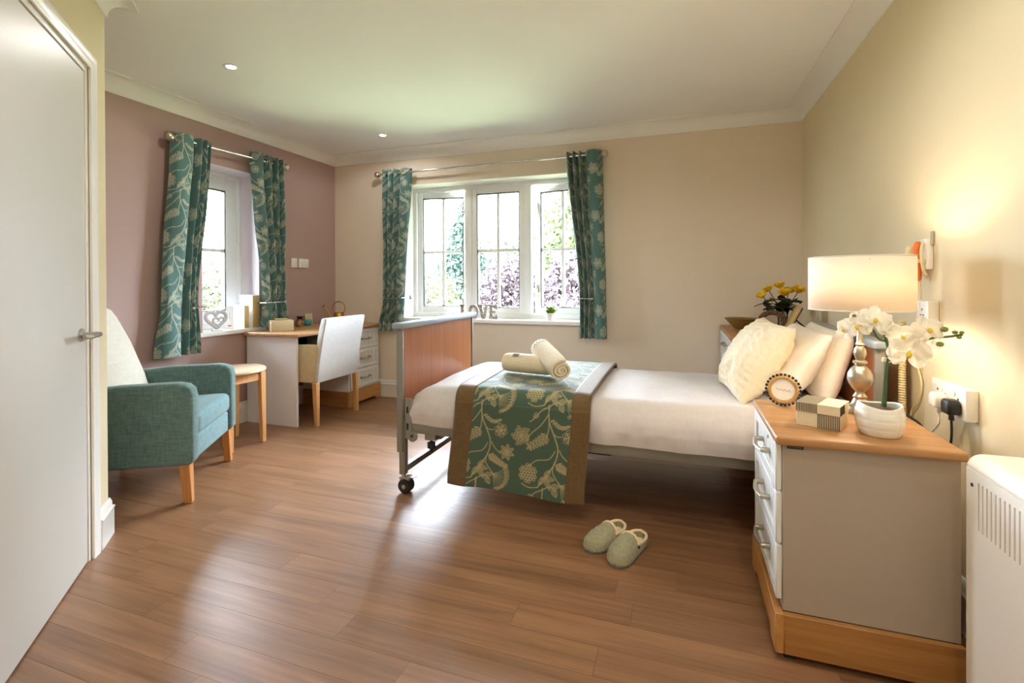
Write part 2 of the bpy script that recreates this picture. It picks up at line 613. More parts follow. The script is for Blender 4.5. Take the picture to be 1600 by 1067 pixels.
structure(MB().box(PD[0]-.2, XR, -1.2-WT, -1.2, -.12, ZC+.12).build('wall_front', 'paint_pale'), 'pale wall closing the room behind the camera')
s2 = 2**-.5
def off(p, d, n, m=0):
    return (p[0]+d[0]*n, p[1]+d[1]*n)
DW = 0.0
# the angled wall: local frame, origin at PE, +u runs toward PD, n points into the room
U, NIN = (s2, -s2), (s2, s2)
DOOR_U0, DOOR_U1, DOOR_H = .208, 1.13, 2.052
LEN_AW = math.hypot(PD[0]-PE[0], PD[1]-PE[1])
aw = structure_root('wall_angled', 'pale cream angled wall holding the white door', (PE[0], PE[1], 0), R(-45))
# in this frame x = along U, y = into the room (NIN)
w = MB()
w.box(0, DOOR_U0, -.14, 0, -.12, ZC+.12)
w.box(DOOR_U1, LEN_AW, -.14, 0, -.12, ZC+.12)
w.box(DOOR_U0, DOOR_U1, -.14, 0, DOOR_H, ZC+.12)
w.build('wall_panel', 'paint_pale', aw)
rl = math.hypot(PF[0]-PE[0], PF[1]-PE[1])
structure(MB().prism([(PE[0]-.003, PE[1]-.003), PF, (PF[0]+.14*s2, PF[1]-.14*s2), (PE[0]-.003+.12*s2, PE[1]-.003-.12*s2)], -.12, ZC+.12).build('wall_return', 'paint_pale'), 'short pale wall behind the armchair')

structure(MB().prism([(-2.62, 1.33), (-2.72, 1.23), (-1.55, .06), (-1.45, .16)], -.12, ZC+.12).build('wall_light_block', 'paint_pale'), 'added pale panel blocking light behind the closed door')  # unseen panel added to stop daylight leaking in at the door
def sweep(prof, edges, base, m, label, close_to=None):
    """mitred moulding along the room polygon: prof = [(inward, z)], one object for each edge"""
    poly = [PA, PB, PC, PD, PE, PF]
    n = 6
    def inn(i):
        (x1, y1), (x2, y2) = poly[i], poly[(i+1) % n]
        d = Vector((x2-x1, y2-y1)).normalized()
        return Vector((d.y, -d.x))
    out = []
    for k, (i, a_cut, b_cut, nm, lb) in enumerate(edges):
        n0, n1, n2 = inn((i-1) % n), inn(i), inn((i+1) % n)
        def miter(na, nb):
            mm = (na+nb)
            return mm/(mm.dot(nb))
        m0, m1 = miter(n0, n1), miter(n1, n2)
        A, B = Vector(poly[i]), Vector(poly[(i+1) % n])
        d = (B-A).normalized()
        if a_cut is not None:
            A, m0 = A+d*a_cut, n1
        if b_cut is not None:
            B, m1 = Vector(poly[i])+d*b_cut, n1
        q = MB()
        pa = [(A.x+m0.x*o_, A.y+m0.y*o_, z) for o_, z in prof]
        pb = [(B.x+m1.x*o_, B.y+m1.y*o_, z) for o_, z in prof]
        L = len(prof)
        q.add(pa+pb, [tuple(range(L)), tuple(range(L, 2*L))[::-1]]+[(j, (j+1) % L, L+(j+1) % L, L+j) for j in range(L)])
        out.append(structure(q.build(nm, m, smooth=True), lb))
    return out
cove = [(0, ZC), (0, ZC-.10), (.008, ZC-.10), (.010, ZC-.092)]
for k in range(1, 8):
    a = R(90*k/8)
    cove.append((.010+.084*(1-math.cos(a)), ZC-.092+.084*math.sin(a)))
cove += [(.094, ZC-.008), (.106, ZC-.008), (.106, ZC)]
sweep(cove, [(0, None, None, 'trim_1', 'white coving along the back wall'), (1, None, None, 'trim_2', 'white coving along the right wall'),
             (2, None, None, 'trim_3', 'white coving behind the camera'), (3, None, None, 'trim_4', 'white coving above the white door'),
             (4, None, None, 'trim_5', 'white coving behind the armchair'), (5, None, None, 'trim_6', 'white coving along the mauve wall')], 0, 'gloss_white', '')
skirt = [(0, 0), (.018, 0), (.018, .118), (.021, .122), (.021, .128), (.012, .134), (.012, .150), (.008, .162), (.004, .17), (0, .17)]
DE = LEN_AW
sweep(skirt, [(0, None, None, 'baseboard_back', 'white skirting along the back wall'), (1, None, None, 'baseboard_right', 'white skirting along the right wall'),
              (2, None, None, 'baseboard_front', 'white skirting behind the camera'),
              (3, DE-.151, None, 'baseboard_angled', 'short white skirting between door frame and wall corner'),
              (4, None, None, 'baseboard_return', 'white skirting behind the armchair'), (5, None, None, 'baseboard_left', 'white skirting along the mauve wall')], 0, 'gloss_white', '')

# the white flush door in the angled wall with its architrave and lever
dr = structure_root('door_1', 'white flush door with a brushed steel lever', (PE[0], PE[1], 0), R(-45))
MB().box(DOOR_U0+.034, DOOR_U1-.034, -.052, -.008, .006, DOOR_H-.034).build('door_leaf', 'door_white', dr, .002, 1)
q = MB()
q.box(DOOR_U0, DOOR_U0+.03, -.13, -.004, 0, DOOR_H)
q.box(DOOR_U1-.03, DOOR_U1, -.13, -.004, 0, DOOR_H)
q.box(DOOR_U0+.03, DOOR_U1-.03, -.13, -.004, DOOR_H-.03, DOOR_H)
q.build('door_lining', 'gloss_white', dr, .002, 1)
def architrave():
    prof = [(0, 0), (.0, .008), (.010, .011), (.026, .011), (.032, .014), (.052, .015), (.058, .012), (.062, 0)]   # (outward from opening, proud)
    q = MB()
    e = .006
    rings = [((DOOR_U0+e, 0), (-1, 0)), ((DOOR_U0+e, DOOR_H-e), (-1, 1)), ((DOOR_U1-e, DOOR_H-e), (1, 1)), ((DOOR_U1-e, 0), (1, 0))]
    L = len(prof)
    vs = []
    for (u, z), (du, dz) in rings:
        for o_, p in prof:
            vs.append((u+du*o_, p, z+dz*o_))
    fs = []
    for i in range(3):
        for j in range(L):
            fs.append((i*L+j, i*L+(j+1) % L, (i+1)*L+(j+1) % L, (i+1)*L+j))
    fs += [tuple(range(L)), tuple(range(3*L, 4*L))[::-1]]
    q.add(vs, fs)
    q.build('architrave', 'gloss_white', dr, smooth=True)
architrave()
hu, hz = DOOR_U0+.034+.05, .945
q = MB()
q.lathe([(.026, 0), (.026, .006), (.024, .008)], 20)
h = q.build('lever_rose', 'steel', dr, smooth=True, loc=(hu+.01, -.008, hz), rot=(R(-90), 0, 0))
q = MB()
q.tube([(hu+.01, -.004, hz), (hu+.01, .05, hz)], .0105, 12)
q.tube(catmull([(hu+.002, .05, hz), (hu+.03, .054, hz), (hu+.08, .054, hz), (hu+.12, .05, hz), (hu+.135, .04, hz)], 5), .011, 10, flat=.8)
q.build('door_handle', 'steel', dr, smooth=True)

# ------------------------------------------------------------------ windows
def sash(win, name, w_, h_, st, loc, rz, hinge_left=True, tall=.0, handle=True, bars=True, axis_flip=False):
    """casement in the x-z plane; x runs from the hinge; y is the thickness (out of the room = +)"""
    s = 1 if hinge_left else -1
    o = MB()
    x0, x1 = (0, w_) if s > 0 else (-w_, 0)
    d0, d1 = 0, .056
    o.box(x0, x0+st, d0, d1, 0, h_)
    o.box(x1-st, x1, d0, d1, 0, h_)
    o.box(x0+st, x1-st, d0, d1, 0, st)
    o.box(x0+st, x1-st, d0, d1, h_-st, h_)
    sh = o.build('sash', 'upvc', win, .004, 2, loc=loc, rot=(0, 0, rz))
    gx0, gx1, gz0, gz1 = x0+st, x1-st, st, h_-st
    bead = MB()
    b = .008
    for (a0, a1, c0, c1) in ((gx0, gx0+b, gz0, gz1), (gx1-b, gx1, gz0, gz1), (gx0, gx1, gz0, gz0+b), (gx0, gx1, gz1-b, gz1)):
        bead.box(a0, a1, .006, .05, c0, c1)
    bead.build('glazing_bead', 'rubber' if False else 'dark_metal', sh)
    if bars:
        xm, zm, t = (gx0+gx1)/2, (gz0+gz1)/2 + tall, .014
        MB().box(xm-t, xm+t, .012, .046, gz0, gz1).build('glazing_bar', 'upvc', sh, .003, 1)
        MB().box(gx0, gx1, .0115, .0465, zm-t, zm+t).build('glazing_bar', 'upvc', sh, .003, 1)
        cells = [(gx0, xm-t, gz0, zm-t), (xm+t, gx1, gz0, zm-t), (gx0, xm-t, zm+t, gz1), (xm+t, gx1, zm+t, gz1)]
    else:
        zm, t = (gz0+gz1)/2 + tall, .014
        MB().box(gx0, gx1, .012, .046, zm-t, zm+t).build('glazing_bar', 'upvc', sh, .003, 1)
        cells = [(gx0, gx1, gz0, zm-t), (gx0, gx1, zm+t, gz1)]
    for (a0, a1, c0, c1) in cells:
        MB().box(a0, a1, .026, .030, c0, c1).build('pane', 'window_glass', sh)
    if handle:
        hx = (x1-st/2) if s > 0 else (x0+st/2)
        q = MB()
        q.box(hx-.008, hx+.008, -.014, 0, .20, .28)
        q.tube([(hx, -.014, .25), (hx, -.034, .25)], .007, 8)
        q.tube([(hx, -.034, .255), (hx-.012*s, -.038, .20), (hx-.03*s, -.038, .14)], .0065, 8)
        q.build('handle', 'nickel', sh, smooth=True)
        q = MB()
        q.box(hx-.006, hx+.006, -.01, 0, h_-.24, h_-.16)
        q.tube([(hx, -.01, h_-.2), (hx-.02*s, -.022, h_-.26), (hx-.035*s, -.022, h_-.31)], .006, 8)
        q.build('stay', 'nickel', sh, smooth=True)
    return sh
FY = 4.41                       # front of the back window frame
win = structure_root('window_1', 'wide white three-light window with glazing bars', (0, 0, 0))
zb, zt = .845, 2.072
q = MB()
q.box(OB[0], OB[1], FY, FY+.075, OB[2], zb)
q.box(OB[0], OB[1], FY, FY+.075, zt, OB[3])
q.box(OB[0], OB[0]+.042, FY, FY+.075, zb, zt)
q.box(OB[1]-.042, OB[1], FY, FY+.075, zb, zt)
M1, M2 = (-2.015, -1.945), (-1.400, -1.328)
for a, b in (M1, M2):
    q.box(a, b, FY, FY+.075, zb, zt)
q.build('window_frame', 'upvc', win, .004, 2)
hh = zt-zb
sash(win, 'left', M1[0]-(OB[0]+.042), hh, .058, (OB[0]+.042, FY+.02, zb), R(9), True)
sash(win, 'mid', M2[0]-M1[1], hh, .052, (M1[1], FY+.012, zb), 0, True, handle=False)
sash(win, 'right', (OB[1]-.042)-M2[1], hh, .058, (OB[1]-.042, FY+.02, zb), R(-9), False)
MB().box(OB[0]-.045, OB[1]+.045, YB-.036, YB, .765, .80).build('sill_nosing', 'sill_white', win, .006, 3)
MB().box(OB[0]+.001, OB[1]-.001, YB, FY-.001, .7655, .8005).build('window_sill', 'sill_white', win)
q = MB()
for a, b in ((-2.3, -1.9), (-1.66, -1.38), (-1.02, 0)):
    q.box(a-.12, a+.12, FY-.012, FY, zt+.012, zt+.028)
q.build('trickle_vent', 'upvc', win, .003, 1)

q = MB()
q.box(OB[0], OB[0]+.004, YB+.001, FY-.001, OB[2], OB[3])
q.box(OB[1]-.004, OB[1], YB+.001, FY-.001, OB[2], OB[3])
q.box(OB[0]+.004, OB[1]-.004, YB+.001, FY-.001, OB[3]-.004, OB[3])
q.build('reveal_lining', 'reveal_white', win)
FX = -3.62
win = structure_root('window_2', 'narrow white casement window in the mauve wall', (0, 0, 0))
zb2, zt2 = .812, 2.035
q = MB()
q.box(FX-.075, FX, OL[0], OL[1], OL[2], zb2)
q.box(FX-.075, FX, OL[0], OL[1], zt2, OL[3])
q.box(FX-.075, FX, OL[0], OL[0]+.036, zb2, zt2)
q.box(FX-.075, FX, OL[1]-.036, OL[1], zb2, zt2)
q.build('window_frame', 'upvc', win, .004, 2)
sash(win, 'only', OL[1]-OL[0]-.072, zt2-zb2, .105, (FX-.012, OL[0]+.036, zb2), R(90), True, bars=False, tall=.0, handle=False)
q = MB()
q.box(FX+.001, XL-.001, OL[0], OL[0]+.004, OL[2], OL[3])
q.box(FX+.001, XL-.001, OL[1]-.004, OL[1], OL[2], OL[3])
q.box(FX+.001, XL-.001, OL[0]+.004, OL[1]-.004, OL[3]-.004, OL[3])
q.build('reveal_lining', 'reveal_lit_mauve', win)  # pale lining added where the mauve reveal catches window light
MB().box(XL, XL+.036, OL[0]-.045, OL[1]+.045, .74, .775).build('sill_nosing', 'sill_white', win, .006, 3)
MB().box(FX+.001, XL, OL[0]+.001, OL[1]-.001, .7405, .7755).build('window_sill', 'sill_white', win)

# ------------------------------------------------------------------ garden outside
structure(MB().box(-45, 40, YB+WT+.02, 75, -.4, -.3).build('garden_ground', 'grass'), 'mown green lawn outside the windows')['kind'] = 'structure'
structure(MB().box(-60, XL-WT-.02, -20, YB+WT+.02, -.4, -.3).build('garden_ground', 'grass'), 'green lawn outside the narrow window')
def foliage(blobs, n, size, seed, flat=.5):
    rs = np.random.RandomState(seed)
    vol = np.array([b[3]*b[4]*b[5] for b in blobs])
    cnt = (n*vol/vol.sum()).astype(int)+1
    vs, fs = [], []
    for (cx, cy, cz, rx, ry, rz), k in zip(blobs, cnt):
        d = rs.normal(size=(k, 3))
        d /= np.linalg.norm(d, axis=1)[:, None]
        rr = (.55+.45*rs.rand(k)**.5)[:, None]*(1+.12*rs.normal(size=(k, 1)))
        p = d*rr*np.array([rx, ry, rz])+np.array([cx, cy, cz])
        a = rs.normal(size=(k, 3))
        a /= np.linalg.norm(a, axis=1)[:, None]
        b = np.cross(a, rs.normal(size=(k, 3)))
        b /= np.linalg.norm(b, axis=1)[:, None]
        s = size*(.6+.8*rs.rand(k))[:, None]
        quad = np.stack([p-a*s, p+b*s*flat, p+a*s, p-b*s*flat], 1).reshape(-1, 3)
        base = sum(len(x) for x in vs)
        vs.append(quad)
        fs.append(np.arange(k*4).reshape(-1, 4)+base)
    me = bpy.data.meshes.new('foliage')
    v = np.concatenate(vs)
    f = np.concatenate(fs)
    me.from_pydata(v.tolist(), [], f.tolist())
    return me
def tree(name, label, cat, x, y, blobs, n, size, m, trunk, seed, group=None):
    t = thing(name, label, cat, (x, y, -.3), 0, group)
    link('foliage', foliage(blobs, n, size, seed), m, t)
    q = MB()
    zmax = max(b[2] for b in blobs)
    q.tube([(0, 0, 0), (.05, .02, zmax*.35), (-.03, 0, zmax*.7), (0, 0, zmax)], [trunk, trunk*.8, trunk*.5, trunk*.2], 8)
    rs = random.Random(seed)
    for b in blobs[:6]:
        q.tube([(0, 0, max(.05, b[2]*.3)), (b[0]*.6, b[1]*.6, b[2]*.75), (b[0], b[1], b[2])], [trunk*.45, trunk*.3, trunk*.1], 6)
    q.build('trunk', 'bark', t, smooth=True)
    return t
def blobset(rng, n, R_, z0, z1, r):
    out = []
    for k in range(n):
        a = rng.random()*2*PI
        d = R_*rng.random()**.5
        t = rng.random()
        s = r*(.7+.6*rng.random())
        out.append((d*math.cos(a), d*math.sin(a), z0+(z1-z0)*t, s, s, s*.9))
    return out
rg = random.Random(11)
# purple-leaved shrubs below the sill line
for (x, y, w_, h_, sd, lb) in ((-1.35, 9.2, 1.2, 2.1, 1, 'purple-leaved shrub outside, seen through the right light of the wide window'),
                               (-4.15, 10.6, 1.15, 1.95, 2, 'purple-leaved shrub outside, seen through the middle light of the wide window'),
                               (-4.75, 8.4, .40, 1.2, 3, 'small purple-leaved shrub at the lower right of the left light')):
    tree('purple_shrub', lb, 'shrub', x, y, blobset(rg, 12, w_*.72, h_*.35, h_*.82, w_*.42), 15000, .05, 'leaf_purple', .05, sd, 'purple shrubs outside the wide window')
tree('lime_shrub', 'yellow-green shrub outside, low in the left light of the wide window', 'shrub', -6.9, 11.6, blobset(rg, 10, .9, .5, 1.35, .5), 7000, .055, 'leaf_lime', .05, 5)
tree('broadleaf_tree', 'bright green broadleaf tree outside the right light of the wide window', 'tree', -1.5, 15.0, blobset(rg, 16, 2.0, 1.6, 5.6, 1.15), 26000, .09, 'leaf_bright', .2, 6, 'trees beyond the shrubs')
tree('broadleaf_tree', 'pale green distant tree outside the middle light of the wide window', 'tree', -8.6, 26.0, blobset(rg, 14, 1.8, 1.0, 3.2, 1.0), 9000, .12, 'leaf_pale', .2, 7, 'trees beyond the shrubs')
tree('conifer_tree', 'dark blue-green conifer outside between the left and middle window lights', 'tree', -8.95, 19.5,
     [(0, 0, 1.2+k*.45, 1.35-.13*k, 1.35-.13*k, .5) for k in range(9)], 12000, .09, 'leaf_dark', .18, 8, 'trees beyond the shrubs')
tree('broadleaf_tree', 'green garden tree outside to the right of the wide window', 'tree', 6.2, 17.0, blobset(rg, 14, 2.0, 1.4, 5.0, 1.2), 9000, .1, 'leaf_bright', .2, 9, 'trees beyond the shrubs')
tree('hedge_shrub', 'leafy light green hedge shrub outside the narrow window', 'shrub', -8.6, 6.9, blobset(rg, 22, 1.5, .4, 1.45, .62), 16000, .05, 'leaf_lime', .06, 10)
tree('hedge_shrub', 'green hedge outside beyond the frame of the narrow window', 'shrub', -9.9, 1.6, blobset(rg, 16, 1.4, .4, 1.4, .6), 7000, .06, 'leaf_pale', .06, 12)
tree('hedge_row', 'long pale hedge at the far edge of the lawn', 'hedge', -14.0, 38.0,
     [(-16+2.3*k, rg.random(), 1.2+.4*rg.random(), 1.7, 1.3, 1.3+.5*rg.random()) for k in range(16)], 12000, .2, 'leaf_pale', .2, 13)

# ------------------------------------------------------------------ printed motif (vine, leaves, flowers) as a tileable mask
TW, TH, TR = .35, .40, .0014
NXT, NYT = int(TW/TR), int(TH/TR)
def motif_tile():
    img = np.zeros((NYT, NXT), np.float32)
    def stamp(pts, r, val=1.0):
        """draw a polyline of half-width r (metres), wrapped"""
        for (x, y) in pts:
            cx, cy, rr = x/TR, y/TR, r/TR
            i0, i1, j0, j1 = int(cx-rr-2), int(cx+rr+3), int(cy-rr-2), int(cy+rr+3)
            jj, ii = np.mgrid[j0:j1, i0:i1]
            a = np.clip(rr+.5-np.hypot(ii-cx, jj-cy), 0, 1)
            J, I = jj % NYT, ii % NXT
            if val > 0:
                img[J, I] = np.maximum(img[J, I], a*val)
            else:
                img[J, I] = np.minimum(img[J, I], 1-a)
    def line(ctrl, r=.0021, val=1.0, n=14):
        p = catmull([(x, y, 0) for x, y in ctrl], n)
        q = []
        for a, b in zip(p[:-1], p[1:]):
            m = max(1, int((b-a).length/.001))
            q += [((a+(b-a)*k/m).x, (a+(b-a)*k/m).y) for k in range(m)]
        stamp(q, r, val)
    def K(x, y):     # sketch units -> metres
        return ((x-100)/1324.0, (y-340)/1324.0)
    def leaf(x, y, ang, L, w, fill=True, veins=5):
        """pointed leaf from its base"""
        c, s = math.cos(ang), math.sin(ang)
        def T(t, o):
            return (x+c*t*L-s*o, y+s*t*L+c*o)
        def wid(t):
            return w*math.sin(PI*t**.8)**.9
        if fill:
            line([T(k/10, wid(k/10)) for k in range(11)], .0012)
            line([T(k/10, -wid(k/10)) for k in range(11)], .0012)
            line([T(.0, 0), T(.5, .0004), T(1, 0)], .0010)
            nv = max(3, int(L/.0048))
            for k in range(nv):
                t = k/nv*.86
                for sg in (-1, 1):
                    t2 = min(1, t+.16)
                    line([T(t, 0), T(t2, sg*wid(t2)*.92)], .0008, 1, 5)
        else:
            line([T(k/10, wid(k/10)) for k in range(11)], .0014)
            line([T(k/10, -wid(k/10)) for k in range(11)], .0014)
    def ring(x, y, r, th=.0013):
        stamp([(x+r*math.cos(a), y+r*math.sin(a)) for a in np.linspace(0, 2*PI, int(r*9000)+14)], th)
    S = 1/1324.0
    line([K(275, 340), K(280, 440), K(320, 530), K(352, 610), K(342, 700), K(290, 790), K(240, 870), K(275+0, 870)][:7], .0026)
    line([K(275, 395), K(225, 470), K(165, 530), K(140, 580)])
    line([K(275, 350), K(222, 380), K(190, 420), K(150, 455)])
    line([K(278, 430), K(280, 480), K(272, 545)])
    line([K(318, 520), K(340, 532), K(368, 530)])
    line([K(362, 615), K(385, 650), K(425, 682)])
    line([K(335, 625), K(300, 680), K(220, 700), K(178, 738)])
    line([K(342, 690), K(335, 760), K(392, 832)])
    line([K(240, 870), K(180, 880), K(130, 862)])
    line([K(275, 350), K(320, 320), K(360, 330)])
    # long curved leaf
    for k in range(8):
        t = k/8
        leaf(*K(290+120*t, 440+38*math.sin(PI*t*.9)), -.35+.2*t, .022, .004+.005*math.sin(PI*t), True, 1)
    # compound leaf
    bx, by = K(272, 540)
    for k in range(6):
        t = k/5
        px, py = bx-.075*t, by+.055*t
        for sg in (-1, 1):
            leaf(px, py, math.atan2(.055, -.075)+sg*1.0, .034-.012*t, .0085-.003*t, True, 3)
    leaf(bx-.075, by+.055, math.atan2(.055, -.075), .026, .007)
    # rose
    rx, ry = K(420, 530)
    for r_ in (.012, .022):
        for k in range(6):
            a = k*PI/3+r_*60
            ring(rx+r_*math.cos(a), ry+r_*math.sin(a), .013)
    ring(rx, ry, .007)
    # star flower
    fx, fy = K(475, 672)
    for k in range(7):
        leaf(fx, fy, k*2*PI/7+.3, .042, .0105, True, 3)
    # berry cluster
    cx, cy = K(170, 790)
    for i in range(-3, 4):
        for j in range(-3, 4):
            x, y = i*.0155+(j % 2)*.0078, j*.0135
            if math.hypot(x, y*.9) < .042:
                ring(cx+x, cy+y, .0062, .0017)
    # umbel fan
    ux, uy = K(392, 832)
    for k in range(9):
        a = -.5+k*.23
        ex, ey = ux+.075*math.cos(a), uy+.075*math.sin(a)
        line([(ux, uy), (ux+.04*math.cos(a+.1), uy+.04*math.sin(a+.1)), (ex, ey)], .0012)
        for d in (-.006, .006):
            ring(ex+d, ey-d*.5, .006, .0015)
    # fern
    line([K(340, 700), K(400, 750), K(490, 775)], .0015)
    for k in range(9):
        t = .1+k/10
        x, y = K(340+150*t, 700+75*t*(1.25-.3*t))
        for sg in (-1, 1):
            leaf(x, y, .45+sg*.9, .026*(1.1-.6*t), .0042, True, 1)
    # leaf trio
    for a, L in ((1.05, .066), (2.15, .052), (.15, .050), (-.95, .046)):
        leaf(*K(285, 795), a, L, .0125, True, 5)
    # spiky flower
    sx, sy = K(101, 550)
    for k in range(16):
        a = k*2*PI/16
        L = .036+.018*((k*7) % 3)/2
        line([(sx, sy), (sx+L*math.cos(a), sy+L*math.sin(a))], .0012)
        ring(sx+L*.8*math.cos(a), sy+L*.8*math.sin(a), .0075)
    for k in range(7):
        ring(sx+.018*math.cos(k*.9), sy+.018*math.sin(k*.9), .0075)
    # bud and small leaves near the junction
    leaf(*K(345, 330), 1.1, .04, .013, True, 4)
    leaf(*K(330, 322), -.3, .05, .012, True, 4)
    leaf(*K(208, 400), 2.6, .03, .012, True, 3)
    return img
TILE = motif_tile()
def motif_at(u, v):
    """bilinear sample of the tile at metric cloth coordinates"""
    x = (np.asarray(u)/TR) % NXT
    y = (np.asarray(v)/TR) % NYT
    i, j = np.floor(x).astype(int), np.floor(y).astype(int)
    a, b = x-i, y-j
    i0, j0, i1, j1 = i % NXT, j % NYT, (i+1) % NXT, (j+1) % NYT
    return TILE[j0, i0]*(1-a)*(1-b)+TILE[j0, i1]*a*(1-b)+TILE[j1, i0]*(1-a)*b+TILE[j1, i1]*a*b
def cloth(name, P, UV, m, parent=None, thick=0):
    """grid of points P[nv,nu,3] with metric UV[nv,nu,2]; carries the 'motif' attribute"""
    nv, nu = P.shape[:2]
    idx = np.arange(nv*nu).reshape(nv, nu)
    f = np.stack([idx[:-1, :-1], idx[:-1, 1:], idx[1:, 1:], idx[1:, :-1]], -1).reshape(-1, 4)
    me = bpy.data.meshes.new(name)
    me.from_pydata(P.reshape(-1, 3).tolist(), [], f.tolist())
    me.polygons.foreach_set('use_smooth', [True]*len(me.polygons))
    at = me.attributes.new('motif', 'FLOAT', 'POINT')
    at.data.foreach_set('value', motif_at(UV[..., 0], UV[..., 1]).astype(np.float32).ravel())
    o = link(name, me, m, parent)
    if thick:
        sm = o.modifiers.new('thickness', 'SOLIDIFY')
        sm.thickness = thick
        sm.offset = 0
    return o

# ------------------------------------------------------------------ curtains, rods, holdbacks
def curtain(label, prof, ztop, zbot, top, tie, bot, ztie, plane, base, out, eyes, rod_off=0.0, du=.0, lift=0.0):
    """prof: list of (fraction across, depth -1..1).  plane 'x' = hangs along X at y=base, 'y' = along Y at x=base; out = sign toward the room"""
    pts = catmull([(a, b, 0) for a, b in prof], 14)
    fr = np.array([p.x for p in pts])
    dp = np.array([p.y for p in pts])
    nz = 300
    zs = np.linspace(ztop, zbot, nz)
    P = np.zeros((nz, len(fr), 3))
    # width of the flat cloth from the top profile arc length
    seg = np.hypot(np.diff(fr)*(top[1]-top[0]), np.diff(dp)*.045)
    u = np.concatenate([[0], np.cumsum(seg)])+du
    UV = np.zeros((nz, len(fr), 2))
    # resample across so that the print is fine enough
    n2 = 190
    ui = np.linspace(u[0], u[-1], n2)
    fr2, dp2 = np.interp(ui, u, fr), np.interp(ui, u, dp)
    P = np.zeros((nz, n2, 3))
    UV = np.zeros((nz, n2, 2))
    for k, z in enumerate(zs):
        if z > ztie:
            t = (ztop-z)/(ztop-ztie)
            s = t*t*(3-2*t)*.75+t*.25
            a0, a1 = top[0]+(tie[0]-top[0])*s, top[1]+(tie[1]-top[1])*s
            amp = .045+(.030-.045)*s
        else:
            t = (ztie-z)/(ztie-zbot)
            s = t*t*(3-2*t)
            a0, a1 = tie[0]+(bot[0]-tie[0])*s, tie[1]+(bot[1]-tie[1])*s
            amp = .030+.012*s
        wv = .006*np.sin(7*z+fr2*9)*(1-np.exp(-((z-ztop)/.25)**2))
        along = a0+(a1-a0)*fr2
        d = base+out*(dp2*amp+wv)
        zz = z+lift*fr2*(1 if k > nz*.9 else 0)
        if plane == 'x':
            P[k, :, 0], P[k, :, 1], P[k, :, 2] = along, d, z
        else:
            P[k, :, 0], P[k, :, 1], P[k, :, 2] = d, along, z
        UV[k, :, 0] = ui
        UV[k, :, 1] = ztop-z
    t = thing('curtain', label, 'curtain', (0, 0, 0), 0, 'teal floral curtains')
    cloth('drape', P, UV, 'curtain_print', t)
    for e in eyes:
        k = int(np.argmin(np.abs(fr2-e)))
        pos = P[int(.035/(ztop-zbot)*nz)+2, k]
        kk = max(1, min(n2-2, k))
        tg = P[8, kk+1]-P[8, kk-1]
        nrm = Vector((tg[1], -tg[0], 0)).normalized()
        q = MB()
        a = Vector((0, 0, 1))
        b = nrm.cross(a)
        q.tube([Vector(pos)+(a*math.cos(x)+b*math.sin(x))*.022+nrm*0 for x in np.linspace(0, 2*PI, 18)[:-1]], .0055, 6, closed=True)
        q.build('eyelet', 'nickel', t, smooth=True)
    return t
ROD_Z, RY, RX = 2.217, YB-.095, XL+.095
curtain('teal floral curtain left of the wide window, beside the desk drawers',
        [(0, -.2), (.07, .9), (.16, -.9), (.26, .9), (.36, -.8), (.46, .85), (.56, -.7), (.66, .3), (.82, .75), (.95, .2), (1, -.5)],
        2.255, .672, (-2.765, -2.45), (-2.765, -2.535), (-2.825, -2.555), .99, 'x', RY, -1, (.82, .12))
curtain('teal floral curtain right of the wide window, beside the bare cream wall',
        [(0, -.3), (.07, .8), (.15, -.8), (.23, .9), (.31, -.8), (.39, .85), (.47, -.85), (.53, -.6), (.62, .7), (.8, .95), (.93, .5), (1, -.6)],
        2.262, .665, (-.925, -.612), (-.812, -.585), (-.815, -.578), 1.0, 'x', RY, -1, (.15, .5), du=.1)
curtain('teal floral curtain left of the narrow window, above the armchair',
        [(0, -.5), (.10, .55), (.32, .95), (.5, .6), (.60, -.8), (.70, .8), (.78, -.8), (.86, .8), (.93, -.6), (1, .5)],
        2.205, .64, (2.415, 2.695), (2.335, 2.59), (2.295, 2.60), .985, 'y', RX, 1, (.1, .62), du=.05)
curtain('teal floral curtain right of the narrow window, behind the cream tissue box',
        [(0, -.5), (.08, .5), (.24, .95), (.36, -.8), (.5, .9), (.62, -.8), (.72, .85), (.82, -.75), (.92, .8), (1, -.3)],
        2.235, .778, (3.07, 3.415), (3.185, 3.43), (3.175, 3.45), .985, 'y', RX, 1, (.06, .42), du=.2)
def rod(label, p0, p1, wall_dir):
    t = thing('curtain_rod', label, 'curtain rod', (0, 0, 0), 0, 'metal curtain rods')
    MB().tube([p0, p1], .0105, 12).build('pole', 'chrome', t, smooth=True)
    d = (Vector(p1)-Vector(p0)).normalized()
    for p, s in ((p0, -1), (p1, 1)):
        q = MB()
        c = Vector(p)+d*s*.03
        q.ball(c, .031, 18, 12)
        q.tube([Vector(p)-d*s*.004, Vector(p)+d*s*.012], .016, 12)
        q.build('finial', 'nickel', t, smooth='all')
        w = Vector(wall_dir)
        a = Vector(p)-d*s*.035
        q = MB()
        q.tube([a, a+w*.094], .008, 10)
        q.tube([a+w*.088, a+w*.0945], .024, 14)
        q.build('bracket', 'nickel', t, smooth=True)
rod('long metal curtain rod over the wide window', (-2.80, RY, ROD_Z), (-.625, RY, ROD_Z+.012), (0, 1, 0))
rod('short metal curtain rod over the narrow window', (RX, 2.425, 2.165), (RX, 3.42, 2.185), (-1, 0, 0))
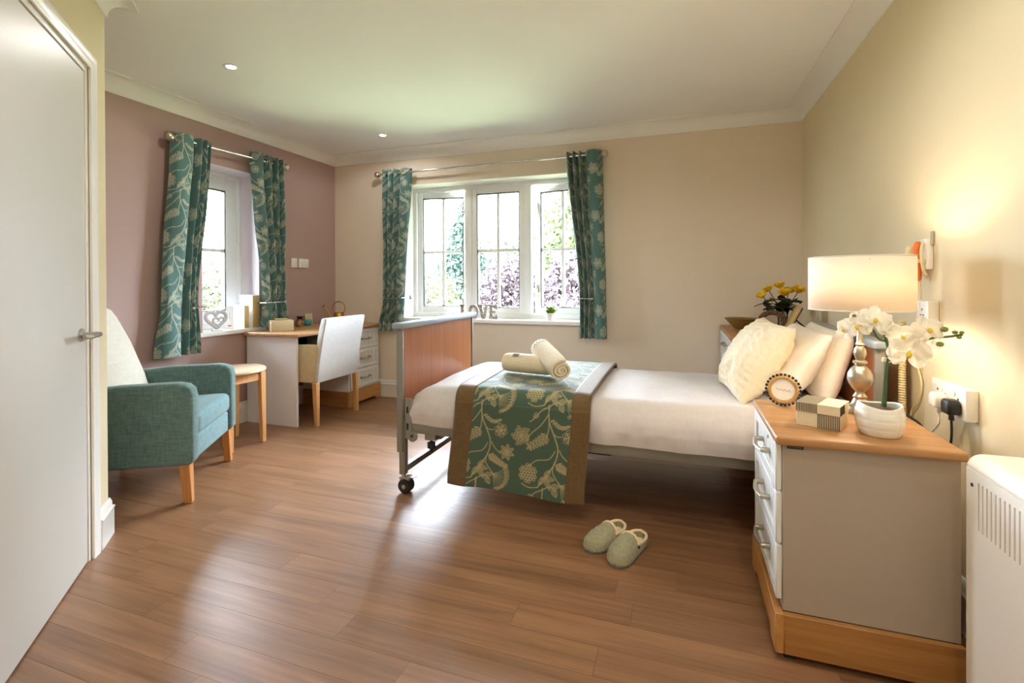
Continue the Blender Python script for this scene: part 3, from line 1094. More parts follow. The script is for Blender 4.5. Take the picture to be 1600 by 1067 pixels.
def holdback(label, a, b, wall_dir, reach):
    """slim bar across the curtain with a ball end, carried on a stem from the wall"""
    t = thing('curtain_holdback', label, 'holdback', (0, 0, 0), 0, 'curtain holdbacks')
    MB().tube([a, b], .0045, 8).build('bar', 'chrome', t, smooth=True)
    MB().ball(a, .011, 12, 8).build('knob', 'nickel', t, smooth='all')
    w = Vector(wall_dir)
    q = MB()
    q.tube([Vector(b), Vector(b)+w*reach], .0045, 8)
    q.tube([Vector(b)+w*(reach-.006), Vector(b)+w*reach], .018, 12)
    q.build('stem', 'chrome', t, smooth=True)
holdback('metal holdback on the curtain left of the wide window', (-2.735, RY-.06, .995), (-2.52, RY-.06, 1.0), (0, 1, 0), .154)
holdback('metal holdback on the curtain right of the wide window', (-.69, RY-.06, 1.005), (-.835, RY-.06, 1.008), (0, 1, 0), .154)
holdback('metal holdback on the curtain left of the narrow window', (RX+.06, 2.515, .972), (RX+.06, 2.62, .978), (-1, 0, 0), .154)
holdback('metal holdback on the curtain right of the narrow window', (RX+.06, 3.36, .985), (RX+.06, 3.16, .982), (-1, 0, 0), .154)

# ------------------------------------------------------------------ armchair
def hull_prism(q, prof, y0, y1):
    return q.prism(prof, y0, y1, 1)
ac = thing('armchair', 'teal fabric armchair with cream high back beside the door wall', 'armchair', (-2.611, 2.095, 0), R(32.5))
arm_prof = [(-.60, .215), (.035, .205), (.05, .23), (.05, .56), (.04, .60), (.015, .622), (-.03, .632), (-.30, .628), (-.60, .60)]
for s in (-1, 1):
    q = MB()
    y0, y1 = sorted((s*.262, s*.352))
    q.prism(arm_prof, y0, y1, 1)
    q.build('arm', 'teal_cloth', ac, .018, 3)
def seat_cushion():
    def f(u, v):
        x = -.46+.50*u
        y = -.258+.516*v
        return (x, y, 0)
    q = MB()
    n, m = 16, 16
    top, bot = [], []
    vs, fs = [], []
    q.box(-.46, .045, -.258, .258, .335, .455)
    return q
seat_cushion().build('seat_cushion', 'teal_seat', ac, .035, 4)
MB().box(-.44, .03, -.258, .258, .208, .333).build('front_rail', 'teal_seat', ac, .012, 3)
bp = [(-.36, .33), (-.385, .45), (-.425, .60), (-.50, .80), (-.57, .945), (-.600, .99), (-.630, 1.008), (-.665, 1.0), (-.685, .965), (-.67, .90), (-.60, .70), (-.55, .55), (-.52, .33)]
MB().prism(bp, -.255, .255, 1).build('backrest', 'cream_vinyl', ac, .02, 3)
MB().prism([(-.37, .50), (-.44, .69), (-.45, .705), (-.455, .69), (-.385, .49)], -.20, .20, 1).build('lumbar_seam', 'cream_vinyl', ac, .006, 2)
MB().prism([(-.525, .215), (-.60, .215), (-.60, .60), (-.615, .66), (-.56, .50)], -.26, .26, 1).build('back_panel', 'teal_cloth', ac, .008, 2)
for x, s in ((-.0, -1), (-.0, 1), (-.55, -1), (-.55, 1)):
    q = MB()
    r0, r1 = .018, .026
    y = s*.305
    dx = .015 if x > -.1 else -.02
    q.add([(x+dx-r0, y-r0, 0), (x+dx+r0, y-r0, 0), (x+dx+r0, y+r0, 0), (x+dx-r0, y+r0, 0), (x-r1, y-r1, .208), (x+r1, y-r1, .208), (x+r1, y+r1, .208), (x-r1, y+r1, .208)],
          [(3, 2, 1, 0), (4, 5, 6, 7), (0, 1, 5, 4), (1, 2, 6, 5), (2, 3, 7, 6), (3, 0, 4, 7)])
    q.build('leg', 'oak_leg_warm', ac, .003, 1)

# ------------------------------------------------------------------ round side table
st = thing('side_table', 'small round pale wood side table between armchair and desk', 'side table', (-3.01, 2.61, 0), R(-4))
MB().lathe([(.19, .512), (.207, .516), (.215, .526), (.212, .537), (.205, .541), (.0005, .541)], 48).build('table_top', 'pale_table', st, smooth=True)
for sx in (-1, 1):
    for sy in (-1, 1):
        q = MB()
        x, y, r0, r1 = sx*.135, sy*.125, .016, .021
        q.add([(x+sx*.008-r0, y-r0+sy*.004, 0), (x+sx*.008+r0, y-r0+sy*.004, 0), (x+sx*.008+r0, y+r0+sy*.004, 0), (x+sx*.008-r0, y+r0+sy*.004, 0), (x-r1, y-r1, .512), (x+r1, y-r1, .512), (x+r1, y+r1, .512), (x-r1, y+r1, .512)],
              [(3, 2, 1, 0), (4, 5, 6, 7), (0, 1, 5, 4), (1, 2, 6, 5), (2, 3, 7, 6), (3, 0, 4, 7)])
        q.build('leg', 'beech_leg', st, .003, 1)
for a in (-1, 1):
    MB().box(-.114, .114, a*.125-.009, a*.125+.009, .45, .512).build('apron', 'beech_leg', st, .002, 1)
    MB().box(a*.135-.009, a*.135+.009, -.104, .104, .45, .512).build('apron', 'beech_leg', st, .002, 1)

# ------------------------------------------------------------------ drawer furniture
def bow_handle(parent, y, z, x, L=.13, m='nickel', r=.0075):
    """bow handle on a front that faces -X"""
    q = MB()
    for s in (-1, 1):
        q.tube([(x, y+s*L/2, z), (x-.026, y+s*L/2, z)], r*1.25, 10)
    q.tube([(x-.024, y-L/2-.006, z), (x-.031, y-L/4, z-.003), (x-.034, y, z-.004), (x-.031, y+L/4, z-.003), (x-.024, y+L/2+.006, z)], r, 8, flat=.7)
    return q.build('handle', m, parent, smooth=True)
def drawer_front(parent, x, y0, y1, z0, z1, m, ridges=True, L=.13):
    """shaker front facing -X: frame proud of a grooved field"""
    q = MB()
    b = .034
    q.box(x-.018, x, y0, y0+b, z0, z1)
    q.box(x-.018, x, y1-b, y1, z0, z1)
    q.box(x-.018, x, y0+b, y1-b, z0, z0+b)
    q.box(x-.018, x, y0+b, y1-b, z1-b, z1)
    d = q.build('drawer', m, parent, .0025, 1)
    n = 6
    g = MB()
    for k in range(n):
        a = y0+b+(y1-y0-2*b)*k/n
        c = y0+b+(y1-y0-2*b)*(k+1)/n
        g.box(x-.010, x, a+.0012, c-.0012, z0+b, z1-b)
    g.build('drawer_field', m, d, .0015, 1)
    bow_handle(d, (y0+y1)/2, (z0+z1)/2, x-.012 if not ridges else x-.010, L)
    return d
def chest(name, label, cat, x0, x1, y0, y1, ztop, zs, body, front, plinth_z=(.022, .142), tag_plate=True):
    c = thing(name, label, cat)
    MB().box(x0-.022, x1+.008, y0-.024, y1+.024, ztop-.026, ztop).build('top', 'oak_top', c, .007, 3)
    MB().box(x0, x1, y0, y1, plinth_z[1], ztop-.026).build('body', body, c, .0015, 1)
    p0, p1 = plinth_z
    # plinth: near side, far side, front with a shallow arch
    MB().box(x0, x1+.004, y0-.020, y0, p0, p1).build('plinth_side', 'oak_plinth', c, .002, 1)
    MB().box(x0, x1+.004, y1, y1+.020, p0, p1).build('plinth_side', 'oak_plinth', c, .002, 1)
    yy0, yy1 = y0-.020, y1+.020
    arch = [(yy0, p0), (yy0+.07, p0), (yy0+.10, p0+.028), (yy1-.10, p0+.028), (yy1-.07, p0), (yy1, p0), (yy1, p1), (yy0, p1)]
    MB().prism(arch, x0-.024, x0, 0).build('plinth_front', 'oak_plinth_y', c, .002, 1)
    for (a, b) in ((x0-.01, y0), (x0-.01, y1-.03), (x1-.04, y0), (x1-.04, y1-.03)):
        MB().box(a+.012, a+.042, b, b+.03, 0, p0+.003).build('foot', 'rubber', c)
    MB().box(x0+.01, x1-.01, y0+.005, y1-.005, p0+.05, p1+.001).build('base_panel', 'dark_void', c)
    for z0, z1 in zs:
        drawer_front(c, x0, y0+.006, y1-.006, z0, z1, front)
    if tag_plate:
        t = MB().box(x0+.012, x0+.056, y0-.0015, y0, ztop-.040, ztop-.029).build('maker_plate', 'black_plastic', c)
        q = MB()
        for k in range(7):
            q.box(x0+.017+k*.005, x0+.0195+k*.005, y0-.0021, y0-.0015, ztop-.0365, ztop-.0325)
        q.build('plate_lettering', 'ink_grey', t)
    return c
ns = chest('bedside_cabinet', 'grey bedside cabinet with oak top and three white drawers, nearest the camera', 'cabinet', .297, .735, 1.665, 2.115, .68, [(.172, .337), (.343, .500), (.506, .650)], 'cabinet_grey', 'cabinet_front')
q = MB()
q.lathe([(.006, 0), (.006, .003), (.003, .004)], 12)
q.build('lock', 'nickel', ns, smooth=True, loc=(.279, 1.80, .633), rot=(0, R(-90), 0))
chest('chest_of_drawers', 'white chest of drawers with oak top in the far corner behind the pillows', 'chest', .325, .862, 3.36, 4.16, .803, [(.165, .315), (.32, .47), (.475, .625), (.63, .77)], 'cabinet_front', 'cabinet_front')

# ------------------------------------------------------------------ desk
dk = thing('desk', 'grey and oak desk with a three-drawer pedestal under the mauve wall', 'desk')
MB().box(XL+.024, -2.835, 3.045, 4.185, .717, .746).build('desk_top', 'oak_top_y', dk, .007, 3)
MB().box(XL+.03, -2.877, 3.075, 3.097, 0, .717).build('end_panel', 'desk_grey', dk, .0015, 1)
MB().box(XL+.06, XL+.078, 3.097, 3.71, .30, .717).build('kneehole_shade', 'dark_void', dk)  # dark sheet added for the shadow inside the knee-hole
MB().box(XL+.03, -2.872, 3.71, 4.165, .142, .717).build('pedestal', 'desk_grey', dk, .0015, 1)
def desk_drawers():
    # fronts face +X; build facing -X then turn
    for z0, z1 in ((.160, .335), (.341, .520), (.526, .705)):
        q = MB()
        y0, y1, x, b = 3.722, 4.153, -2.872, .034
        q.box(x, x+.018, y0, y0+b, z0, z1)
        q.box(x, x+.018, y1-b, y1, z0, z1)
        q.box(x, x+.018, y0+b, y1-b, z0, z0+b)
        q.box(x, x+.018, y0+b, y1-b, z1-b, z1)
        d = q.build('drawer', 'cabinet_front', dk, .0025, 1)
        g = MB()
        for k in range(6):
            a = y0+b+(y1-y0-2*b)*k/6
            c = y0+b+(y1-y0-2*b)*(k+1)/6
            g.box(x, x+.010, a+.0012, c-.0012, z0+b, z1-b)
        g.build('drawer_field', 'cabinet_front', d, .0015, 1)
        q = MB()
        yc, zc, L = (y0+y1)/2, (z0+z1)/2, .13
        for s in (-1, 1):
            q.tube([(x+.01, yc+s*L/2, zc), (x+.036, yc+s*L/2, zc)], .0092, 10)
        q.tube([(x+.034, yc-L/2-.006, zc), (x+.042, yc, zc-.004), (x+.034, yc+L/2+.006, zc)], .0075, 8, flat=.7)
        q.build('handle', 'nickel', d, smooth=True)
desk_drawers()
MB().prism([(3.69, .0), (3.76, .0), (3.79, .03), (4.085, .03), (4.115, .0), (4.185, .0), (4.185, .142), (3.69, .142)], -2.872, -2.85, 0).build('plinth_front', 'oak_plinth_y', dk, .002, 1)
MB().box(XL+.05, -2.872, 3.69, 3.71, 0, .142).build('plinth_side', 'oak_plinth', dk, .002, 1)

# ------------------------------------------------------------------ desk chair
ch = thing('desk_chair', 'cream upholstered desk armchair pushed up to the desk', 'chair', (-2.95, 3.402, 0))
bp = [(.135, .345), (.165, .335), (.215, .345), (.232, .50), (.268, .70), (.300, .845), (.298, .862), (.285, .868), (.255, .862), (.235, .80), (.195, .62), (.150, .44)]
MB().prism(bp, -.252, .252, 1).build('backrest', 'chair_back_lit', ch, .014, 3)
for s in (-1, 1):
    y0, y1 = sorted((s*.222, s*.278))
    ap = [(-.27, .345), (.185, .345), (.205, .50), (.222, .62), (.215, .648), (.18, .652), (-.22, .640), (-.26, .625), (-.275, .58)]
    MB().prism(ap, y0, y1, 1).build('arm', 'chair_beige', ch, .014, 3)
MB().box(-.26, .16, -.225, .225, .37, .475).build('seat', 'chair_beige', ch, .03, 3)
for x, s in ((.195, -1), (.195, 1), (-.225, -1), (-.225, 1)):
    q = MB()
    y, r0, r1, dx = s*.25, .015, .022, (.01 if x > 0 else -.012)
    q.add([(x+dx-r0, y-r0, 0), (x+dx+r0, y-r0, 0), (x+dx+r0, y+r0, 0), (x+dx-r0, y+r0, 0), (x-r1, y-r1, .347), (x+r1, y-r1, .347), (x+r1, y+r1, .347), (x-r1, y+r1, .347)],
          [(3, 2, 1, 0), (4, 5, 6, 7), (0, 1, 5, 4), (1, 2, 6, 5), (2, 3, 7, 6), (3, 0, 4, 7)])
    q.build('leg', 'beech_leg', ch, .003, 1)

# ------------------------------------------------------------------ bed
bed = thing('profiling_bed', 'grey metal care bed with cherry wood end boards and casters', 'bed')
BY0, BY1 = 2.285, 3.255
def endboard(nm, x0, x1, ztop, zlow):
    pn = MB().box(x0, x1, BY0+.026, BY1-.026, .36, ztop-.034).build(nm, 'cherry_panel', bed, .002, 1)
    MB().box(x0-.022, x1+.022, BY0-.022, BY1+.022, ztop-.034, ztop).build('top_trim', 'bed_trim', pn, .008, 3)
    for y in (BY0, BY1-.026):
        MB().box(x0-.008, x1+.006, y, y+.022, zlow, ztop-.034).build('post', 'bed_grey', pn, .004, 2)
    for y in (BY0+.022, BY1-.026):
        MB().box(x0-.002, x1+.002, y, y+.004, .36, ztop-.034).build('edge_strip', 'black_plastic', pn)
endboard('footboard', -1.450, -1.428, .930, .225)
endboard('headboard', .742, .764, .912, .225)
def leg_set(x):
    for y in (2.318, 3.222):
        MB().box(x-.018, x+.018, y-.018, y+.018, .098, .40).build('leg', 'bed_grey', bed, .004, 2)
        cs = MB()
        cs.lathe([(.012, .075), (.012, .10)], 10, (x, y, 0))
        cs.prism([(x-.022, .083), (x+.046, .090), (x+.05, .086), (x+.03, .05), (x+.012, .038), (x+.002, .05)], y-.020, y+.020, 1)
        cs.box(x+.02, x+.075, y-.018, y+.018, .086, .091)
        c = cs.build('caster', 'steel', bed, .002, 1)
        wv = MB()
        wv.tube([(x+.016, y-.027, .039), (x+.016, y-.022, .039)], .034, 20)
        wv.tube([(x+.016, y-.022, .039), (x+.016, y-.006, .039)], .039, 20)
        wv.tube([(x+.016, y+.006, .039), (x+.016, y+.022, .039)], .039, 20)
        wv.build('wheel', 'rubber', c, smooth=True)
        MB().tube([(x+.016, y-.030, .039), (x+.016, y+.030, .039)], .012, 12).build('hub', 'steel', c, smooth=True)
    MB().box(x-.016, x+.016, 2.336, 3.204, .108, .142).build('cross_bar', 'bed_grey', bed, .003, 1)
leg_set(-1.435)
leg_set(.725)
for y in (2.302, 3.206):
    MB().box(-1.40, .735, y, y+.034, .333, .392).build('side_rail', 'bed_grey', bed, .004, 2)
for y in (2.296, 3.23):
    q = MB()
    q.box(-1.412, -1.372, y, y+.012, .30, .52)
    q.prism([(-1.37+.03*math.cos(a), .315+.03*math.sin(a)) for a in np.linspace(0, 2*PI, 17)[:-1]], y+.001, y+.013, 1)
    b = q.build('lift_bracket', 'bed_grey', bed, .002, 1)
    MB().tube([(-1.37, y-.003, .318), (-1.37, y+.002, .318)], .008, 10).build('bolt', 'dark_metal', b)
    for zz in (.35, .44):
        MB().box(-1.402, -1.390, y-.0015, y, zz, zz+.035).build('slot_mark', 'dark_metal', b)
q = MB()
q.box(-1.30, -1.235, 2.310, 2.345, .300, .333)
q.prism([(-1.30, .300), (-1.22, .300), (-1.19, .322), (-1.19, .333), (-1.30, .333)], 2.345, 2.350, 1)
k = q.build('stop_bracket', 'bed_grey', bed, .002, 1)
q = MB()
q.lathe([(.008, .235), (.011, .25), (.022, .256), (.022, .285), (.008, .290), (.008, .302)], 14, (-1.268, 2.328, 0))
q.build('stop_knob', 'rubber', k, smooth=True)
for k in range(9):
    MB().box(-1.38+.24*k, -1.33+.24*k, 2.336, 3.206, .372, .390).build('platform_slat', 'dark_metal', bed)
q = MB()
q.box(-.75, -.35, 2.66, 2.86, .20, .30)
q.tube([(-.35, 2.76, .25), (.45, 2.76, .33)], .022, 10)
q.build('lift_motor', 'black_plastic', bed, .006, 2)
MB().box(-1.385, .725, 2.315, 3.225, .392, .545).build('mattress', 'linen_white', bed, .04, 3)
q = MB()
q.lathe([(.012, 0), (.024, .004), (.027, .014), (.024, .026), (.012, .03)], 16)
q.build('bumper_roller', 'rubber', bed, smooth=True, loc=(.715, BY1+.045, .835))
q = MB()
q.tube([(.752, BY1-.005, .852), (.715, BY1+.045, .852)], .007, 8)
q.build('roller_arm', 'bed_grey', bed, smooth=True)

from mathutils import noise as mn
def duvet():
    x0, x1 = -1.418, .730
    y0, y1 = 2.292, 3.262
    zb, zt = .384, .585
    nx, nc = 170, 120
    # cross-section: near hem -> near side -> top -> far side -> far hem
    def cs(t):
        side = .17
        if t < side:
            k = t/side
            return (y0+.0*k, zb+(zt-.10-zb)*k)
        if t > 1-side:
            k = (1-t)/side
            return (y1, .13+(zt-.10-.13)*k)  # unseen far side hung low to block window light under the bed
        k = (t-side)/(1-2*side)
        r = .10
        L1 = r*PI/2
        Lm = (y1-y0)-2*r
        s = k*(2*L1+Lm)
        if s < L1:
            a = s/r
            return (y0+r-r*math.cos(a), zt-r+r*math.sin(a))
        if s > L1+Lm:
            a = (2*L1+Lm-s)/r
            return (y1-r+r*math.cos(a), zt-r+r*math.sin(a))
        return (y0+r+(s-L1), zt)
    P = []
    for j in range(nc+1):
        t = j/nc
        y, z = cs(t)
        for i in range(nx+1):
            x = x0+(x1-x0)*i/nx
            d = x-x0
            # rounded foot end
            k = 1.0
            if d < .20:
                k = math.sqrt(max(0, 1-((.20-d)/.20)**2.2))
            e = .22+.78*k
            zz = zb+(z-zb)*(e if z > zb else 1)
            yc = (y0+y1)/2
            inset = (1-k)*.05
            yy = yc+(y-yc)*(1-inset/(y1-y0)*2)
            top = max(0, min(1, (z-.45)/.12))
            n1 = mn.noise(Vector((x*3.1, y*3.3, z*4)))*.008
            n2 = mn.noise(Vector((x*9+3, y*5+2*x, z*9)))*.005
            n3 = abs(mn.noise(Vector((x*5.5-z*6, y*2, z*2.5+7))))*.012*(1-top)
            zz += (n1+n2)*(.4+.6*top)+.010*top*math.sin(PI*(y-y0)/(y1-y0))
            side = -1 if y < yc else 1
            hem = max(0, (.45-z)/.07)
            puff = .016*math.sin(PI*min(1, max(0, (z-zb)/(zt-zb))))
            fold = .010*mn.noise(Vector((x*11+z*5, 3.3, z*2)))*(1-top)
            yy += side*(puff+n3+fold+.004*hem*math.sin(x*31))*(1-top*.7)
            P.append((x+(-.010*(1-k) if d < .2 else 0), yy, zz))
    q = MB()
    q.add(P, [(j*(nx+1)+i, j*(nx+1)+i+1, (j+1)*(nx+1)+i+1, (j+1)*(nx+1)+i) for j in range(nc) for i in range(nx)])
    o = q.build('duvet', 'linen_white', None, smooth='all')
    return tag(o, 'plain white duvet spread over the bed', 'duvet')
duvet()

# bed runner: printed centre with two plain borders
def runner():
    def path(L0, L1, yn, yf, ztop, n):
        """drape curve: near hem up, over the top, down the far side; returns list of (y,z,arc)"""
        r = .075
        pts = []
        for k in range(40):
            t = k/39
            pts.append((yn+.004*math.sin(t*5), L0+(ztop-r-L0)*t))
        for k in range(1, 16):
            a = R(90*k/15)
            pts.append((yn+r-r*math.cos(a), ztop-r+r*math.sin(a)))
        for k in range(1, 40):
            t = k/39
            pts.append((yn+r+(yf-yn-2*r)*t, ztop+.012*math.sin(PI*t)))
        for k in range(1, 16):
            a = R(90*k/15)
            pts.append((yf-r+r*math.sin(a), ztop-r+r*math.cos(a)))
        for k in range(1, 16):
            t = k/15
            pts.append((yf, ztop-r+(L1-ztop+r)*t))
        P = np.array(pts)
        s = np.concatenate([[0], np.cumsum(np.hypot(*np.diff(P, axis=0).T))])
        si = np.linspace(0, s[-1], n)
        return np.interp(si, s, P[:, 0]), np.interp(si, s, P[:, 1]), si
    t = thing('bed_runner', 'green floral bed runner with bronze borders draped over the foot of the bed', 'bed runner')
    n = 560
    y, z, s = path(.108, .33, 2.250, 3.292, .612, n)
    xs0, xs1 = -1.128, -.425          # hem edges
    xt0, xt1 = -1.085, -.392          # edges on top
    f = np.clip((z-.108)/.45, 0, 1)
    f = f*f*(3-2*f)
    f[n//2:] = 1
    A, B = xs0+(xt0-xs0)*f, xs1+(xt1-xs1)*f
    def strip(u0, u1, nu):
        U_ = np.linspace(u0, u1, nu)
        P = np.zeros((n, nu, 3))
        UV = np.zeros((n, nu, 2))
        for j, u in enumerate(U_):
            P[:, j, 0] = A+(B-A)*u
            hang = np.clip((.5-z)/.35, 0, 1)*(np.arange(n) < n//2)
            P[:, j, 1] = y-.010*hang*np.sin(u*9+1.0)-.006*hang*np.sin(u*17)
            P[:, j, 2] = z-.018*u*np.clip((.5-z)/.4, 0, 1)*(np.arange(n) < n//2)+.010*np.clip((.5-z)/.4, 0, 1)*(np.arange(n) < n//2)
            UV[:, j, 0] = u*.70-.018
            UV[:, j, 1] = .45-s
        return P, UV
    P, UV = strip(.145, .872, 220)
    cloth('centre_panel', P, UV, 'runner_print', t, .006)
    for u0, u1 in ((0, .145), (.872, 1)):
        P, UV = strip(u0, u1, 10)
        o = cloth('border', P, UV, 'runner_border', t, .011)
runner()

# ------------------------------------------------------------------ soft things on the bed
def pillow_mesh(w_, h_, th, pinch=.06, n=34, seed=0, wr=.004, p=2.6, pleat=0.0):
    """pillow in local x (width) / z (height), bulging along y, origin at the middle of the bottom edge"""
    q = MB()
    for side in (-1, 1):
        def f(u, v):
            a, b = u*2-1, v*2-1
            ex = w_/2*a*(1-pinch*(1-abs(a)**2)*0-pinch*(1-b*b)*(abs(a)**3))
            ez = h_/2*b*(1-pinch*(1-a*a)*(abs(b)**3))
            t = max(0, (1-abs(a)**p)*(1-abs(b)**p))**.5*th/2
            wob = mn.noise(Vector((a*2.2+seed, b*2.2, side)))*.010+mn.noise(Vector((a*7+seed, b*3.5, side*2)))*wr
            k = min(1, t/(th*.2))
            if pleat:
                ph = b*17+3.2*mn.noise(Vector((a*1.6, b*1.3, seed)))+a*1.5
                wob += side*pleat*(abs(math.sin(ph))-.5)*(.6+.4*mn.noise(Vector((a*3, b*2, 5))))
            return (ex, side*t+wob*k, ez+h_/2)
        q.grid(f, n, n)
    return q.mesh('pillow', 0, 2, 'all', True)
def soft(name, label, cat, me, m, loc, rot, group=None):
    o = link(name, me, m, None)
    # rot = (lean about local x, turn about z, roll about y)
    lean, turn, roll = rot
    o.matrix_world = Matrix.Translation(loc) @ Matrix.Rotation(turn, 4, 'Z') @ Matrix.Rotation(lean, 4, 'X') @ Matrix.Rotation(roll, 4, 'Y')
    return tag(o, label, cat, group)
# local y axis after turning -90 deg: faces -X / +X
soft('pillow', 'white pillow standing right against the cherry headboard', 'pillow', pillow_mesh(.70, .345, .15, .05, seed=1), 'pillow_linen', (.600, 2.78, .592), (R(-17), R(-90), 0), 'white bed pillows')
soft('pillow', 'white pillow between the cream cushion and the rearmost pillow', 'pillow', pillow_mesh(.70, .375, .15, .05, seed=4), 'pillow_linen', (.430, 2.74, .592), (R(-30), R(-90), 0), 'white bed pillows')
def cushion_mesh():
    return pillow_mesh(.44, .42, .22, .07, seed=9, wr=.010, p=2.0, pleat=.009, n=80)
soft('cushion', 'cream pleated scatter cushion leaning at the front of the pillows', 'cushion', cushion_mesh(), 'cushion_cream', (.235, 2.64, .592), (R(-32), R(-80), R(3)))
def towel(label, a, b, r, tagged):
    a, b = Vector(a), Vector(b)
    d = (b-a)
    L = d.length
    d.normalize()
    side = d.cross(Vector((0, 0, 1))).normalized()
    up = side.cross(d)
    q = MB()
    turns, n = 3.3, 110
    t_ = r/turns
    outer, inner = [], []
    for k in range(n+1):
        f = k/n
        ang = f*turns*2*PI
        ro = t_*.25+(r-t_*.25)*f
        ri = max(.002, ro-t_*.86)
        sq = 1.0
        for lst, rr in ((outer, ro), (inner, ri)):
            lst.append(side*math.cos(ang)*rr*1.04+up*math.sin(ang)*rr*.95)
    vs, fs = [], []
    steps = 12
    for i in range(steps+1):
        base = a+d*L*i/steps
        bulge = 1+.03*math.sin(PI*i/steps)
        edge = .93 if i in (0, steps) else 1.0
        for p in outer:
            vs.append(base+p*bulge*edge+d*(0))
        for p in inner:
            vs.append(base+p*bulge*(1.04 if i in (0, steps) else 1))
    m = n+1
    row = 2*m
    for i in range(steps):
        for k in range(n):
            fs.append((i*row+k, i*row+k+1, (i+1)*row+k+1, (i+1)*row+k))
            fs.append((i*row+m+k+1, i*row+m+k, (i+1)*row+m+k, (i+1)*row+m+k+1))
        fs.append((i*row+n, i*row+m+n, (i+1)*row+m+n, (i+1)*row+n))
    for i in (0, steps):
        for k in range(n):
            fs.append((i*row+k, i*row+k+1, i*row+m+k+1, i*row+m+k))
    q.add(vs, fs)
    t = thing('rolled_towel', label, 'towel', (0, 0, 0), 0, 'rolled towels on the runner')
    q.build('roll', 'towel_cream', t, smooth=True)
    return t, a, d, side, up, L
t, a, d, s_, u_, L = towel('cream rolled towel lying flat on the green bed runner', (-.955, 2.655, .682), (-.665, 2.60, .682), .060, True)
q = MB()
c = a+d*.085+u_*.056+s_*.030
q.add([c-d*.018-s_*.006+u_*.002, c+d*.018-s_*.006+u_*.002, c+d*.018+s_*.014-u_*.008, c-d*.018+s_*.014-u_*.008], [(0, 1, 2, 3)])
o = q.build('care_label', 'ink_grey', t)
sm = o.modifiers.new('t', 'SOLIDIFY')
sm.thickness = .002
t, a, d, s_, u_, L = towel('cream rolled towel propped across the flat one', (-.768, 2.735, .760), (-.578, 2.46, .688), .066, False)
q = MB()
pts = []
for k in range(46):
    f = k/45
    ang = -.55+1.5*f
    w = .013*math.sin(f*34)+.004*math.sin(f*71)
    rr = .069
    pts.append(a+d*(.045+w+.02*f)+(s_*math.cos(ang+.7)+u_*math.sin(ang+.7))*rr)
q.tube(pts, .0011, 5)
q.build('embroidery', 'ink_grey', t, smooth=True)

# ------------------------------------------------------------------ slippers
def slipper(label, x, y, rz, mirror):
    t = thing('slipper', label, 'slipper', (x, y, 0), rz, 'pair of slippers')
    s = mirror
    # outline, local +x is the toe
    def half(u):          # u 0 heel .. 1 toe -> (x, inner half width, outer half width)
        xx = -.125+.25*u
        w = .034+.014*math.sin(PI*min(1, u*.72)**1.2) if u < .75 else None
        wi = .5*(.068+.030*math.sin(PI*.5*min(1, u/.72)))
        if u > .72:
            wi *= math.sqrt(max(0, 1-((u-.72)/.28)**2.3))
        if u < .16:
            wi *= math.sqrt(max(0, 1-((.16-u)/.16)**2.2))
        return xx, wi, .006*math.sin(PI*u)*s
    us = [.5-.5*math.cos(PI*k/28) for k in range(29)]
    def outline(k):
        up = [(half(u)[0]*1.0, half(u)[1]*k+half(u)[2]) for u in us]
        dn = [(half(u)[0], -half(u)[1]*k+half(u)[2]) for u in us[::-1]]
        return up+dn[1:-1]
    MB().prism([(p[0]*1.02, p[1]) for p in outline(1.04)], 0, .014, 2).build('sole', 'slipper_sole', t, .003, 1)
    MB().prism([(p[0]*.94, p[1]) for p in outline(.84)], .014, .024, 2).build('insole', 'fleece', t, .003, 1)
    # upper from u=.40 to the toe
    def f(a, b):
        u = .40+.60*(1-(1-a)**1.6)
        xx, w, o = half(min(u, .9995))
        th = PI*b
        h = (.026+.044*math.cos(a*PI/2)**.9)*math.sqrt(max(0, 1-a**6))
        crest = .018*math.sin(th)*math.sin(th)*(1-a)
        quilt = .0030*(abs(math.sin(a*21+b*13))*abs(math.sin(a*21-b*13)))**.6
        k = 1.0
        return (xx-.028*(1-a)*math.sin(th)*0+.010*(1-a)*(1-math.sin(th)), o+math.cos(th)*(w*1.05+quilt), .010+math.sin(th)**.8*(h+quilt))
    q = MB().grid(f, 72, 64)
    o = q.build('upper', 'slipper_knit', t, smooth='all')
    sm = o.modifiers.new('t', 'SOLIDIFY')
    sm.thickness = .006
    sm.offset = -1
    # heel wall
    def g(a, b):
        u = .44*(1-abs(2*a-1)**1.0)
        sd = 1 if a < .5 else -1
        uu = .44*abs(2*a-1)
        xx, w, o_ = half(max(uu, .0008))
        hh = .040-.010*math.sin(PI*abs(2*a-1))
        return (xx*1.01-.002*b, o_+sd*(w*1.04+.002*b), .010+hh*b)
    o = MB().grid(g, 48, 6).build('heel_wall', 'slipper_knit', t, smooth='all', weld=True)
    sm = o.modifiers.new('t', 'SOLIDIFY')
    sm.thickness = .007
    # fleece collar around the opening
    ring = []
    for k in range(25):
        a = k/24
        sd = 1 if a < .5 else -1
        uu = .44*abs(2*a-1)
        xx, w, o_ = half(max(uu, .001))
        ring.append((xx*1.0, o_+sd*(w*.98), .050-.008*math.sin(PI*abs(2*a-1))))
    for k in range(1, 12):
        th = PI*(1-k/12)
        xx, w, o_ = half(.40)
        # across the instep
        ring.append((xx+.010*(1-math.sin(th)), o_+math.cos(PI-th)*(w), .010+math.sin(th)**.8*.071))
    MB().tube(ring, .0065, 8, closed=True).build('fleece_collar', 'fleece', t, smooth='all')
    q = MB()
    xx, w, o_ = half(.46)
    q.ball((xx, o_-s*(w+.001), .040), .006, 10, 6)
    q.build('button', 'dark_metal', t, smooth='all')
slipper('sage green quilted slipper nearer the foot of the bed', -.312, 2.152, R(-118), 1)
slipper('sage green quilted slipper nearer the bedside cabinet', -.205, 2.085, R(-112), -1)

